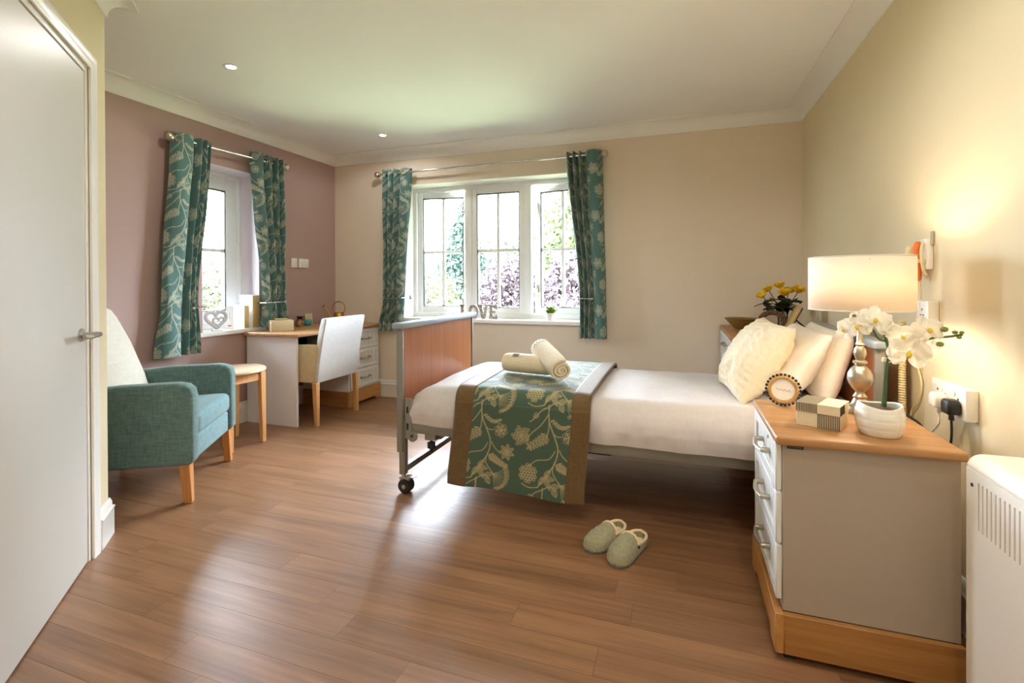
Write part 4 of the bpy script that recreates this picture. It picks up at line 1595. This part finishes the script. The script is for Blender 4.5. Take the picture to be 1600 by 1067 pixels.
# ------------------------------------------------------------------ bedside lamp
ZN = .68
lp = thing('table_lamp', 'lit table lamp with turned silver base and white drum shade on the bedside cabinet', 'lamp', (.605, 2.025, ZN))
MB().lathe([(.040, 0), (.042, .003), (.042, .020), (.036, .027), (.030, .030), (.024, .040), (.019, .052), (.022, .060), (.016, .068), (.014, .074), (.016, .080), (.024, .088), (.034, .104), (.039, .122), (.037, .140), (.030, .155), (.020, .166), (.014, .172), (.022, .178), (.022, .184), (.013, .190), (.016, .200), (.020, .212), (.017, .228), (.011, .238), (.016, .244), (.010, .252), (.008, .30), (.008, .408)], 32).build('lamp_base', 'nickel', lp, smooth=True)
q = MB()
R0, R1, Z0, Z1 = .157, .157, .367, .553
q.lathe([(R0, Z0), (R1, Z1)], 64, cap=False)
o = q.build('lamp_shade', 'lamp_shade', lp, smooth='all')
sm = o.modifiers.new('t', 'SOLIDIFY')
sm.thickness = .0015
q = MB()
for z in (Z0, Z1):
    q.tube(ring_pts((0, 0, z), R0, 64, 'xy'), .0018, 6, closed=True)
q.build('shade_rim', 'paper_white', lp, smooth='all')
q = MB()
for k in range(3):
    a = k*2*PI/3+.4
    q.tube([(0, 0, Z1-.03), (R0*math.cos(a), R0*math.sin(a), Z1-.012)], .0016, 6)
q.build('shade_spider', 'chrome', lp, smooth=True)
q = MB()
q.ball((0, 0, .445), (.028, .028, .034), 16, 10)
q.build('bulb', 'bulb_glow', lp, smooth='all')
q = MB()
q.tube(catmull([(.04, .01, .006), (.09, .03, .004), (.14, .06, .006), (.155, .10, -.05), (.16, .11, -.3)], 6), .0028, 6)
q.build('lamp_cord', 'black_plastic', lp, smooth=True)
l = bpy.data.lights.new('lamp_bulb', 'POINT')
l.energy = LAMP_W
l.color = (1, .82, .62)
l.shadow_soft_size = .045
o = bpy.data.objects.new('lamp_bulb_light', l)
COL.objects.link(o)
o.parent = lp
o.location = (0, 0, .452)

# ------------------------------------------------------------------ orchid
orc = thing('orchid', 'white orchid in a white ribbed ceramic pot on the bedside cabinet', 'plant', (.578, 1.765, ZN))
def orchid_pot():
    def f(u, v):
        a = u*2*PI
        z = .092*v
        r = .036+.026*math.sin(PI*(.16+.62*v))**.9
        sq = 1/max(abs(math.cos(a)), abs(math.sin(a)))
        r *= 1+.05*(sq-1)
        g = .0022*min(abs(math.sin(a*3))**.35, abs(math.sin(PI*v*3.6))**.35)
        z += .005*math.cos(2*a)*max(0, v-.6)/.4
        return ((r+g)*math.cos(a), (r+g)*math.sin(a), z)
    q = MB().grid(f, 72, 32)
    b = [f(k/48, 0) for k in range(48)]
    q.add(b, [tuple(range(48))])
    o = q.build('pot', 'ceramic_white', orc, smooth='all', weld=True)
    sm = o.modifiers.new('t', 'SOLIDIFY')
    sm.thickness = .005
    sm.offset = -1
    return o
orchid_pot()
MB().lathe([(.046, .070), (.044, .080), (.03, .083), (.012, .086), (.0005, .087)], 28).build('soil', 'soil', orc, smooth=True)
MB().tube([(.012, 0, .06), (.018, .002, .235)], .0055, 8).build('support_stick', 'stick_green', orc, smooth=True)
MB().tube([(.0175, .002, .222), (.0182, .002, .234)], .011, 10).build('stem_tie', 'box_cream', orc, smooth=True)
MB().tube(catmull([(.006, -.003, .07), (.014, -.006, .20), (.020, -.006, .245), (.012, -.008, .30), (-.010, -.008, .335), (-.035, -.010, .335)], 6), .0042, 8).build('stem', 'stem_green', orc, smooth=True)
MB().tube(catmull([(.016, -.004, .22), (.050, -.008, .255), (.060, -.010, .285), (.085, -.010, .285), (.13, -.010, .300), (.165, -.012, .305), (.198, -.012, .312)], 6), .0034, 8).build('stem', 'stem_green', orc, smooth=True)
MB().tube(catmull([(.018, -.004, .285), (-.005, -.008, .292), (-.02, -.010, .320)], 5), .003, 8).build('stem', 'stem_green', orc, smooth=True)
def orchid_petal(L, W, cup):
    def f(u, v):
        a = v*2-1
        w = W*max(0, 1-(2*u-1.08)**2*.86)**.5*min(1, .35+u*2.2)
        x = L*u
        y = w*a
        z = cup*(u**1.6)-cup*.9*(a*a)*u+.003*math.sin(9*u+4*a)*u
        return (x, y, z)
    return MB().grid(f, 12, 10).mesh('petal', 0, 1, 'all')
PET_BIG = orchid_petal(.040, .026, .008)
PET_SEP = orchid_petal(.040, .0155, .005)
LIP = MB().ball((0, 0, .006), (.006, .009, .007), 10, 7).mesh('lip', 0, 1, 'all')
def orchid_flower(pos, facing, roll, sc=1.0):
    fz = Vector(facing).normalized()
    up = Vector((0, 0, 1))
    xx = up.cross(fz).normalized()
    yy = fz.cross(xx)
    m = Matrix((xx, yy, fz)).transposed().to_4x4()
    base = Matrix.Translation(pos) @ m @ Matrix.Rotation(roll, 4, 'Z') @ Matrix.Scale(sc, 4)
    c = MB()
    c.tube([(0, 0, -.012), (0, 0, .004)], .004, 8)
    fl = c.build('flower', 'petal_white', orc, smooth=True)
    fl.matrix_local = base
    for ang, me in ((R(8), PET_BIG), (R(172), PET_BIG), (R(90), PET_SEP), (R(222), PET_SEP), (R(318), PET_SEP)):
        p = link('petal', me, 'petal_white', fl)
        p.matrix_local = Matrix.Rotation(ang, 4, 'Z') @ Matrix.Translation((.003, 0, .001 if me is PET_BIG else 0))
    p = link('lip', LIP, 'petal_yellow', fl)
    p.matrix_local = Matrix.Translation((0, -.006, .003))
for pos, fc, rl_, sc in (((-.062, -.012, .332), (-.5, -.9, .1), R(15), .95), ((-.085, .006, .318), (-.9, -.5, .2), R(-20), .8), ((-.020, -.02, .352), (.1, -1, .35), R(-12), 1.0),
                         ((.010, .004, .338), (.5, -.9, .5), R(30), .95), ((.062, -.030, .258), (-.15, -1, .05), R(-8), 1.22), ((.050, -.014, .300), (.1, -1, .3), R(24), .95),
                         ((.112, -.016, .325), (.25, -1, .35), R(14), 1.0), ((.110, -.012, .272), (.45, -.9, -.1), R(-24), 1.05)):
    orchid_flower(pos, fc, rl_, sc)
for p, r_ in (((-.050, -.012, .364), .006), ((-.038, -.01, .372), .005), ((-.068, -.008, .362), .005), ((.155, -.012, .326), .009), ((.145, -.012, .282), .0085), ((.180, -.012, .318), .0065), ((.196, -.012, .318), .0055), ((.190, -.012, .304), .006)):
    MB().ball(p, (r_*1.2, r_*.9, r_*.9), 10, 7).build('bud', 'bud_green', orc, smooth='all')

# ------------------------------------------------------------------ striped gift box
gb = thing('gift_box', 'cream gift box with dark pinstripe panels on the bedside cabinet', 'box', (.442, 1.831, ZN), R(-26.6))
h = .062
MB().box(-h+.002, h-.002, -h+.002, h-.002, 0, .046).build('box_body', 'box_cream', gb, .001, 1)
MB().box(-h, h, -h, h, .046, .076).build('box_lid', 'box_cream', gb, .001, 1)
q = MB()
for k in range(13):
    a = -h+.002+k*h/13
    q.box(a, a+.0026, -h-.0006, -h, .047, .0755)
sp = q.build('stripe_panel', 'box_stripe', gb)
sp['kind'] = 'stuff'
q = MB()
for k in range(13):
    a = .001+k*h/13
    q.box(a, a+.0026, -h+.0014, -h+.002, .001, .0455)
sp = q.build('stripe_panel', 'box_stripe', gb)
sp['kind'] = 'stuff'
q = MB()
for k in range(13):
    a = -h+.002+k*h/13
    q.box(a, a+.0026, -h+.001, h-.001, .076, .0766)
sp = q.build('stripe_panel', 'box_stripe', gb)
sp['kind'] = 'stuff'
q = MB()
for k in range(13):
    a = -h+.002+k*h/13
    q.box(h, h+.0006, a, a+.0026, .047, .0755)
sp = q.build('stripe_panel', 'box_stripe', gb)
sp['kind'] = 'stuff'

# ------------------------------------------------------------------ round beaded picture frame
rf = thing('round_frame', 'small round picture frame edged with black beads on the bedside cabinet', 'picture frame', (.368, 2.052, ZN+.0605))
rf.rotation_euler = (R(-14), 0, R(-10))
q = MB()
q.tube(ring_pts((0, 0, 0), .046, 48, 'xz'), .0085, 8, closed=True, flat=.6)
q.build('gold_ring', 'frame_gold', rf, smooth='all')
q = MB()
for r_ in (.041, .050):
    for k in range(56):
        a = 2*PI*k/56
        q.ball((r_*math.cos(a), -.006, r_*math.sin(a)), .0023, 6, 4)
sp = q.build('gold_beading', 'frame_gold', rf, smooth='all')
sp['kind'] = 'stuff'
MB().tube([(0, .004, 0), (0, -.002, 0)], .040, 40).build('picture', 'paper_white', rf, smooth=True)
q = MB()
q.tube(catmull([(-.024+.0048*k, -.0026, .002+.004*math.sin(k*2.3)-.0006*k) for k in range(11)], 4), .0006, 4)
q.build('script_line', 'ink_grey', rf)
BEAD = MB().box(-.0052, .0052, -.006, .006, -.0042, .0042).mesh('bead', .002, 2, True)
for k in range(26):
    a = 2*PI*k/26
    b = link('bead', BEAD, 'bead_black', rf)
    b.location = (.0565*math.cos(a), 0, .0565*math.sin(a))
    b.rotation_euler = (0, -a+PI/2, 0)
MB().box(-.012, .012, .004, .010, -.055, .02).build('easel_back', 'photo_dark', rf)

# ------------------------------------------------------------------ right wall: sockets, plugs, cords, call handset
def plate(name, label, y0, y1, z0, z1, th, slots, group=None):
    t = thing(name, label, 'socket', (XR, (y0+y1)/2, (z0+z1)/2), 0, group)
    a, b = (y1-y0)/2, (z1-z0)/2
    MB().box(-th, 0, -a, a, -b, b).build('faceplate', 'white_plastic', t, .004, 2)
    for s in slots:
        q = MB()
        for (dy, dz, w_, h_) in ((0, .012, .0035, .007), (-.011, -.008, .005, .0035), (.011, -.008, .005, .0035)):
            q.box(-th-.0006, -th+.001, s+dy-w_, s+dy+w_, dz-h_/2, dz+h_/2)
        q.build('pin_slots', 'dark_void', t)
        MB().box(-th-.003, -th, s+.016, s+.026, .020, .034).build('rocker', 'white_plastic', t, .001, 1)
    return t
plate('wall_socket', 'white double wall socket with plugs beside the orchid', 1.905, 2.072, .702, .802, .034, (.04, -.04), 'right wall sockets')
plate('wall_socket', 'white single wall socket just left of the double socket', 2.088, 2.178, .705, .795, .012, (0,), 'right wall sockets')
plate('wall_socket', 'white single wall socket beside the lamp shade', 2.150, 2.240, .985, 1.075, .034, (0,), 'right wall sockets')
def plug(label, y, z, m, x0, cord):
    t = thing('mains_plug', label, 'plug', (0, 0, 0), 0, 'mains plugs')
    MB().prism([(y-.024, z-.022), (y+.024, z-.022), (y+.026, z+.012), (y+.016, z+.026), (y-.016, z+.026), (y-.026, z+.012)], x0-.038, x0-.001, 0).build('plug_body', m, t, .007, 3)
    MB().tube([(x0-.018, y, z-.020), (x0-.018, y, z-.042)], .0075, 10).build('strain_relief', m, t, smooth=True)
    MB().tube(catmull([(x0-.018, y, z-.040)]+cord, 6), .0036, 8).build('cord', m, t, smooth=True)
plug('black mains plug in the double socket', 1.948, .738, 'black_plastic', XR-.034, [(.832, 1.945, .64), (.822, 1.945, .55), (.82, 1.95, .40), (.815, 1.96, .28)])
plug('white mains plug in the double socket', 2.030, .742, 'white_plastic', XR-.034, [(.832, 2.03, .66), (.825, 2.08, .615), (.815, 2.14, .62), (.82, 2.17, .50), (.825, 2.18, .3)])
hs = thing('call_handset', 'white call handset with coiled orange lead hooked on the wall above the lamp', 'handset', (XR, 2.225, 1.22))
MB().box(-.022, 0, -.034, .028, -.03, .085).build('wall_bracket', 'white_plastic', hs, .005, 2)
q = MB()
q.tube(catmull([(-.045, .030, .062), (-.048, .034, .03), (-.046, .032, -.02), (-.040, .026, -.062)], 6), [.012]*3+[.015]*6+[.016]*6+[.012]*4, 12)
q.build('handset_body', 'cream_plastic', hs, smooth='all')
q = MB()
for k in range(2):
    q.tube(catmull([(-.034-.008*k, -.006, .070), (-.046-.006*k, -.016, .04), (-.042-.004*k, -.018, -.03), (-.034, -.006, -.068), (-.026, .004, -.03), (-.026, .006, .04), (-.034-.008*k, -.006, .070)], 6)[:-1], .0062, 8, closed=True)
sp = q.build('orange_lead', 'orange_plastic', hs, smooth='all')
q = MB()
q.tube(catmull([(-.030, -.024, .066), (-.038, -.034, .03), (-.032, -.034, -.03), (-.020, -.026, -.052)], 6), .0052, 8)
q.build('white_lead', 'cream_plastic', hs, smooth='all')
MB().box(-.056, -.018, -.028, .012, -.006, .008).build('lead_clip', 'cream_plastic', hs, .002, 1)
MB().box(-.010, 0, -.042, -.030, .06, .11).build('hook', 'nickel', hs, .002, 1)
MB().tube(catmull([(-.034, -.004, -.066), (-.024, .004, -.15), (-.012, .06, -.24), (-.008, .11, -.305), (-.008, .075, -.40), (-.008, .04, -.47), (-.008, .075, -.55), (-.010, .125, -.60), (-.012, .13, -.72)], 7), .0035, 8).build('handset_cord', 'cream_plastic', hs, smooth=True)
hz_ = thing('ribbed_hose', 'cream ribbed hose standing behind the bedside cabinet', 'hose', (.842, 2.34, 0))
q = MB()
pr_ = []
z = .02
while z < .985:
    pr_ += [(.0105, z), (.0135, z+.003), (.0135, z+.006), (.0105, z+.009)]
    z += .010
q.lathe(pr_, 14)
q.build('hose', 'cream_plastic', hz_, smooth='all')
o = MB().tube(catmull([(.79, 2.20, .655), (.80, 2.14, .648), (.80, 2.07, .640), (.805, 2.05, .60), (.81, 2.04, .50)], 6), .0045, 8).build('power_cable', 'black_plastic', smooth=True)
tag(o, 'black cable looping down behind the bedside cabinet', 'cable')

# ------------------------------------------------------------------ wall heater
ht = thing('wall_heater', 'white panel heater with vertical vent slots on the right wall', 'heater', (0, 0, 0))
HY0, HY1, HX, HZ0, HZ1 = .72, 1.565, .700, .09, .705
r_ = .035
prof = [(XR, HZ0), (HX+.02, HZ0), (HX, HZ0+.02)]
front_top = HZ1-r_
topc = [(HX+r_-r_*math.cos(R(a)), HZ1-r_+r_*math.sin(R(a))) for a in (15, 30, 45, 60, 75, 90)]
# case without its slotted front band
SZ0, SZ1, SY0, SY1, NS = .527, .646, 1.00, 1.512, 30
cs_ = MB()
cs_.prism([(HX, front_top)]+topc+[(XR, HZ1), (XR, front_top)], HY0, HY1, 1)
c = cs_.build('top_cap', 'heater_white', ht, .004, 2)
MB().box(HX, XR, HY1-.03, HY1-.001, HZ0, front_top).build('end_cap', 'heater_white', ht)
MB().box(HX, XR, HY0+.001, HY0+.03, HZ0, front_top).build('end_cap', 'heater_white', ht)
MB().box(HX+.03, XR, HY0+.03, HY1-.03, HZ0, front_top).build('inner_case', 'dark_void', ht)
q = MB()
q.box(HX, HX+.012, HY0+.03, HY1-.03, HZ0, SZ0)
q.box(HX, HX+.012, HY0+.03, HY1-.03, SZ1, front_top)
q.box(HX, HX+.012, SY1, HY1-.03, SZ0, SZ1)
q.box(HX, HX+.012, HY0+.03, SY0, SZ0, SZ1)
q.build('front_panel', 'heater_white', ht)
pitch = (SY1-SY0)/NS
SLAT = MB().box(HX, HX+.012, 0, pitch-.0060, SZ0, SZ1).mesh('vent_slat')
for k in range(NS):
    link('vent_slat', SLAT, 'heater_white', ht, (0, SY0+k*pitch, 0))
q = MB()
q.lathe([(.005, 0), (.005, .0015), (.002, .002)], 10)
q.build('screw', 'dark_metal', ht, loc=(HX, 1.537, .632), rot=(0, R(-90), 0), smooth=True)

# ------------------------------------------------------------------ mauve wall switches
for (y, w_, lb) in ((3.632, .066, 'white switch plate nearer the curtain on the mauve wall'), (3.752, .125, 'wide white switch plate nearer the corner on the mauve wall')):
    t = thing('light_switch', lb, 'switch', (XL, y, 1.337), 0, 'switch plates on the mauve wall')
    MB().box(0, .010, -w_/2, w_/2, -.043, .043).build('faceplate', 'white_plastic', t, .003, 2)
    for k in ([0] if w_ < .1 else [-.028, .028]):
        MB().box(.010, .014, k-.007, k+.007, -.012, .012).build('rocker', 'white_plastic', t, .0015, 1)
        MB().box(.010, .0106, k-.003, k+.003, -.030, -.024).build('indicator', 'ink_grey', t)

# ------------------------------------------------------------------ ceiling downlights and added unseen fill lights
for (x, y, lb) in ((-2.571, 2.233, 'lit ceiling downlight above the armchair'), (-2.499, 3.718, 'lit ceiling downlight near the corner by the windows'),
                   (-.35, 1.25, 'added ceiling fill light near the camera, out of frame'), (.30, .75, 'added ceiling fill light above the heater, out of frame'), (.40, -.55, 'added ceiling fill light behind the camera, out of frame')):
    t = thing('downlight', lb, 'downlight', (x, y, ZC), 0, 'recessed ceiling downlights')
    MB().lathe([(.026, -.0005), (.028, -.004), (.040, -.005), (.043, -.002), (.043, 0)], 28, cap=False).build('bezel', 'gloss_white', t, smooth=True)
    MB().lathe([(.027, -.0022), (.027, -.0012)], 24).build('lens', 'downlight_glow', t)
    l = bpy.data.lights.new('downlight_lamp', 'SPOT')
    l.spot_size = R(172)
    l.spot_blend = .35
    l.energy = DOWN_W*(1.55 if y < 1.5 else .6)  # the near ones are added fill, out of view and stronger
    l.color = (1, .98, .96)
    l.shadow_soft_size = .03
    o = bpy.data.objects.new('downlight_lamp', l)
    COL.objects.link(o)
    o.parent = t
    o.location = (0, 0, -.012)

# ------------------------------------------------------------------ things on the desk
ZD = .746
tb = thing('tissue_box', 'cream tissue box with a gold top on the desk', 'tissue box', (-3.19, 3.24, ZD), R(55.8))
MB().box(-.089, .089, -.055, .055, 0, .088).build('box_body', 'box_cream', tb, .004, 2)
MB().box(-.052, .052, -.026, .026, .088, .104).build('gold_slot', 'gold_paper', tb, .004, 2)
o = thing('glass_jar', 'amber patterned jar with a black lid on the desk', 'jar', (-3.288, 3.56, ZD))
MB().lathe([(.026, 0), (.034, .006), (.040, .028), (.038, .048), (.028, .062), (.024, .070)], 26).build('jar_body', 'jar_amber', o, smooth=True)
MB().lathe([(.026, .070), (.028, .074), (.018, .082), (.030, .090), (.031, .097), (.0005, .098)], 26).build('jar_lid', 'jar_lid', o, smooth=True)
o = thing('candle_pot', 'small turquoise glass candle pot on the desk', 'candle pot', (-3.325, 3.70, ZD))
MB().lathe([(.026, 0), (.036, .010), (.040, .035), (.036, .052), (.032, .052), (.034, .035), (.0005, .030)], 26).build('pot', 'teal_glass', o, smooth=True)
MB().lathe([(.033, .028), (.033, .040), (.0005, .041)], 20).build('wax', 'paper_white', o, smooth=True)
o = MB().box(-.004, .004, -.048, .048, 0, .105).build('small_card', 'cork_card', None, .001, 1, loc=(-3.386, 3.79, ZD), rot=(0, R(-6), 0))
tag(o, 'small speckled card standing against the mauve wall on the desk', 'card')
wc = thing('watering_can', 'small brass watering can with a hoop handle on the desk', 'watering can', (-3.20, 3.99, ZD), R(12))
MB().lathe([(.046, 0), (.050, .004), (.050, .100), (.046, .106), (.044, .106), (.044, .01)], 28, cap=False).build('can_body', 'brass', wc, smooth=True)
MB().tube(ring_pts((-.002, 0, .150), .066, 30, 'xz', R(-42), R(218), True), .0048, 8).build('hoop_handle', 'brass', wc, smooth=True)
MB().tube(catmull([(-.046, 0, .030), (-.085, 0, .060), (-.115, 0, .12), (-.150, 0, .165)], 6), [.009]*6+[.007]*6+[.006]*7, 10).build('spout', 'brass', wc, smooth=True)
MB().lathe([(.006, 0), (.019, .018), (.0005, .020)], 16).build('spout_rose', 'brass', wc, smooth=True, loc=(-.148, 0, .163), rot=(0, R(-45), 0))

# ------------------------------------------------------------------ things on the narrow window's sill
ZS = .7757
def heart_path(w_, h_, n=48):
    out = []
    for k in range(n):
        t = 2*PI*k/n
        x = 16*math.sin(t)**3
        y = 13*math.cos(t)-5*math.cos(2*t)-2*math.cos(3*t)-math.cos(4*t)
        out.append((x/32*w_, (y+17)/29*h_))
    return out
hr = thing('heart_ornament', 'pale double heart ornament on the narrow window sill', 'ornament', (-3.435, 2.84, ZS), R(76))
hp = heart_path(.155, .135)
MB().tube([(x*math.cos(.2)-(z)*math.sin(.2)*.35, 0, .012+z) for x, z in hp], .0085, 8, closed=True, flat=1.6).build('outer_heart', 'heart_stone', hr, smooth='all')
hp = heart_path(.085, .075)
MB().tube([(x+.012, -.004, .026+z) for x, z in hp], .006, 8, closed=True, flat=1.6).build('inner_heart', 'heart_stone', hr, smooth='all')
MB().tube(catmull([(-.02+.004*k+.01, -.012, .072+.004*math.sin(k*2.1)) for k in range(11)], 3), .0011, 5).build('script_word', 'ink_grey', hr)
MB().box(-.036, .036, -.016, .016, 0, .012).build('base', 'heart_white', hr, .003, 2)
def gift(label, y, x, w_, d_, h_, rz):
    t = thing('boxed_book', label, 'book', (x, y, ZS), rz, 'white and gold boxes on the narrow sill')
    MB().box(-w_/2, w_/2, -d_/2, d_/2, 0, h_).build('cover', 'paper_bright', t, .002, 1)
    MB().box(w_/2, w_/2+.0015, -d_/2+.003, d_/2-.003, .003, h_-.003).build('gold_edge', 'gold_paper', t)
    return t
gift('tall white box file with a gold edge on the narrow window sill', 3.155, -3.448, .145, .066, .272, 0)
gift('shorter white box file with a gold edge on the narrow window sill', 3.078, -3.450, .120, .048, .190, 0)
gc = thing('greeting_card', 'white greeting card with a small orange motif on the narrow window sill', 'card', (-3.470, 2.985, ZS), R(28))
MB().box(-.028, .028, -.002, .002, 0, .185).build('card_front', 'paper_bright', gc)
MB().prism([(-.016, .032), (.016, .032), (.012, .022), (0, .018), (-.012, .022)], -.0028, -.002, 1).build('orange_motif', 'ink_orange', gc)
MB().tube(catmull([(-.004, -.0026, .082), (.004, -.0026, .095), (-.003, -.0026, .108), (.003, -.0026, .122), (-.002, -.0026, .134)], 4), .0012, 4).build('motif_stroke', 'ink_grey', gc)

# ------------------------------------------------------------------ things on the wide window's sill
def letter(ch, label, x0, polys, hole=None):
    """slab-serif letter, 0.13 m tall, standing on the sill"""
    q = MB()
    for p in polys:
        q.prism(p, -.011, .011, 1)
    o = q.build('letter_ornament', 'shabby_white', None, .0012, 1)
    o.location = (x0, 4.262, .8005)
    tag(o, label, 'letter', 'wooden letters on the wide sill')
H_ = .135
Lp = [[(0, 0), (.085, 0), (.085, .046), (.066, .046), (.066, .026), (.042, .026), (.042, H_-.018), (.052, H_-.018), (.052, H_), (0, H_), (0, H_-.018), (.010, H_-.018), (.010, .018), (0, .018)]]
def Oring():
    n = 28
    q = []
    for k in range(n):
        a0, a1 = 2*PI*k/n, 2*PI*(k+1)/n
        q.append([(.052+.052*math.cos(a0), .0675+.0675*math.sin(a0)), (.052+.052*math.cos(a1), .0675+.0675*math.sin(a1)),
                  (.052+.022*math.cos(a1), .0675+.040*math.sin(a1)), (.052+.022*math.cos(a0), .0675+.040*math.sin(a0))])
    return q
Vp = [[(.040, 0), (.070, 0), (.098, H_-.018), (.110, H_-.018), (.110, H_), (.070, H_), (.070, H_-.018), (.078, H_-.018), (.060, .045), (.042, H_-.018), (.050, H_-.018), (.050, H_), (0, H_), (0, H_-.018), (.010, H_-.018)]]
Ep = [[(0, 0), (.088, 0), (.088, .044), (.070, .044), (.070, .024), (.040, .024), (.040, .056), (.066, .056), (.066, .080), (.040, .080), (.040, H_-.024), (.070, H_-.024), (.070, H_-.042), (.088, H_-.042), (.088, H_), (0, H_), (0, H_-.018), (.010, H_-.018), (.010, .018), (0, .018)]]
letter('L', 'distressed white wooden letter L on the wide window sill', -2.005, Lp)
letter('O', 'distressed white wooden letter O on the wide window sill', -1.912, Oring())
letter('V', 'distressed white wooden letter V on the wide window sill', -1.815, Vp)
letter('E', 'distressed white wooden letter E on the wide window sill', -1.704, Ep)
su = thing('succulent', 'small yellow-green succulent in a white pot on the wide window sill', 'plant', (-1.105, 4.262, .8005))
MB().lathe([(.026, 0), (.030, .004), (.045, .045), (.049, .068), (.044, .068), (.040, .050), (.0005, .050)], 28).build('pot', 'ceramic_white', su, smooth=True)
def sleaf():
    def f(u, v):
        a = v*2-1
        w = .011*math.sin(PI*(u*.9+.08))**.8
        return (.003+.062*u, w*a, .055*u*(1-.35*u)-.004*(a*a))
    return MB().grid(f, 8, 4).mesh('leaf', 0, 1, 'all')
SL = sleaf()
rs_ = random.Random(5)
for k in range(26):
    o = link('leaf', SL, 'succulent_leaf', su)
    ring_ = k % 3
    o.location = (0, 0, .052)
    o.rotation_euler = (0, R(-(8, 34, 62)[ring_]+rs_.uniform(-8, 8)), k*2.4)
    o.scale = [(1.35, 1.2, 1.0)[ring_], (1.9, 1.8, 1.6)[ring_], (1.35, 1.2, 1.0)[ring_]]

# ------------------------------------------------------------------ things on the far chest of drawers
ZH = .803
bw = MB().lathe([(.045, 0), (.050, .004), (.112, .072), (.118, .078), (.112, .078), (.050, .012), (.0005, .010)], 40).build('wooden_bowl', 'bowl_wood', None, smooth=True)
bw.location = (.428, 3.86, ZH)
tag(bw, 'wide shallow wooden bowl on the far chest of drawers', 'bowl')
wr = thing('wicker_ring', 'twisted brown wicker ring leaning on the far chest of drawers', 'wreath', (.600, 3.70, ZH+.07))
wr.rotation_euler = (R(-12), 0, R(-8))
for j in range(5):
    pts = []
    for k in range(60):
        a = 2*PI*k/60
        tw = a*5+j*2*PI/5
        rr = .062+.012*math.cos(tw)
        pts.append((rr*math.cos(a)*1.15, .012*math.sin(tw), rr*math.sin(a)))
    MB().tube(pts, .0065, 6, closed=True).build('wicker_strand', 'wicker', wr, smooth='all')
vs_ = thing('flower_vase', 'glass vase of yellow roses on the far chest of drawers', 'vase', (.690, 3.86, ZH))
o = MB().lathe([(.030, .0), (.034, .004), (.030, .06), (.034, .11), (.048, .155)], 28, cap=False).build('glass_vase', 'vase_glass', vs_, smooth='all')
sm = o.modifiers.new('t', 'SOLIDIFY')
sm.thickness = .003
MB().lathe([(.0005, .002), (.029, .004), (.027, .06), (.028, .08), (.0005, .081)], 20).build('water', 'vase_glass', vs_, smooth=True)
def rose_mesh():
    q = MB()
    for ring_, (n, r0, r1, h0, h1) in enumerate(((3, .003, .009, .0, .036), (4, .008, .017, .0, .034), (5, .012, .026, 0, .028))):
        for k in range(n):
            a0 = 2*PI*k/n+ring_*.7
            def f(u, v):
                a = a0+(u-.5)*2*PI/n*1.35
                r = r0+(r1-r0)*v+.003*v*v*(1-abs(2*u-1))
                return (r*math.cos(a), r*math.sin(a), h0+(h1-h0)*v*(1-.25*abs(2*u-1)**2))
            q.grid(f, 6, 5)
    return q.mesh('rose', 0, 1, 'all')
ROSE = rose_mesh()
LEAF = MB().grid(lambda u, v: (.05*u, .018*math.sin(PI*u)*(2*v-1), -.012*u*u+.004*abs(2*v-1)), 8, 4).mesh('leaf', 0, 1, 'all')
spots = [(-.125, -.02, .235), (-.082, .01, .275), (-.012, .02, .300), (.005, -.03, .250), (.095, -.01, .270), (.045, .04, .265)]
for i, (x, y, z) in enumerate(spots):
    MB().tube(catmull([(x*.06, y*.1, .02), (x*.18, y*.2, .13), (x*.7, y*.7, z-.05), (x, y, z)], 5), .0028, 6).build('rose_stem', 'rose_green', vs_, smooth=True)
    o = link('rose', ROSE, 'rose_yellow', vs_)
    o.location = (x, y, z)
    o.rotation_euler = (R(-25+y*300), R(x*260), i)
    o.scale = (1.45, 1.45, 1.1)
    for k in range(6):
        lf = link('leaf', LEAF, 'rose_green', vs_)
        t_ = .45+.11*k
        lf.location = (x*t_, y*t_, .13+(z-.14)*(t_-.3))
        lf.rotation_euler = (0, R(-15+22*(k % 3)), i*1.1+k*2.3)
        lf.scale = [1.5]*3
pf = thing('photo_frame', 'gilt photo frame with black easel back on the far chest of drawers', 'photo frame', (.640, 3.575, ZH))
q = MB()
dx = .085
MB().prism([(0, 0), (.014, 0), (.014+dx, .178), (dx, .178)], -.07, .07, 1).build('frame_moulding', 'frame_gilt', pf, .002, 1)
MB().prism([(.0145, .006), (.024, .006), (.022+dx*.97, .172), (.0145+dx*.97, .172)], -.064, .064, 1).build('frame_back', 'photo_dark', pf)
MB().prism([(.060, .105), (.072, .100), (.176, .0), (.162, .0)], -.024, .024, 1).build('easel_strut', 'photo_dark', pf)
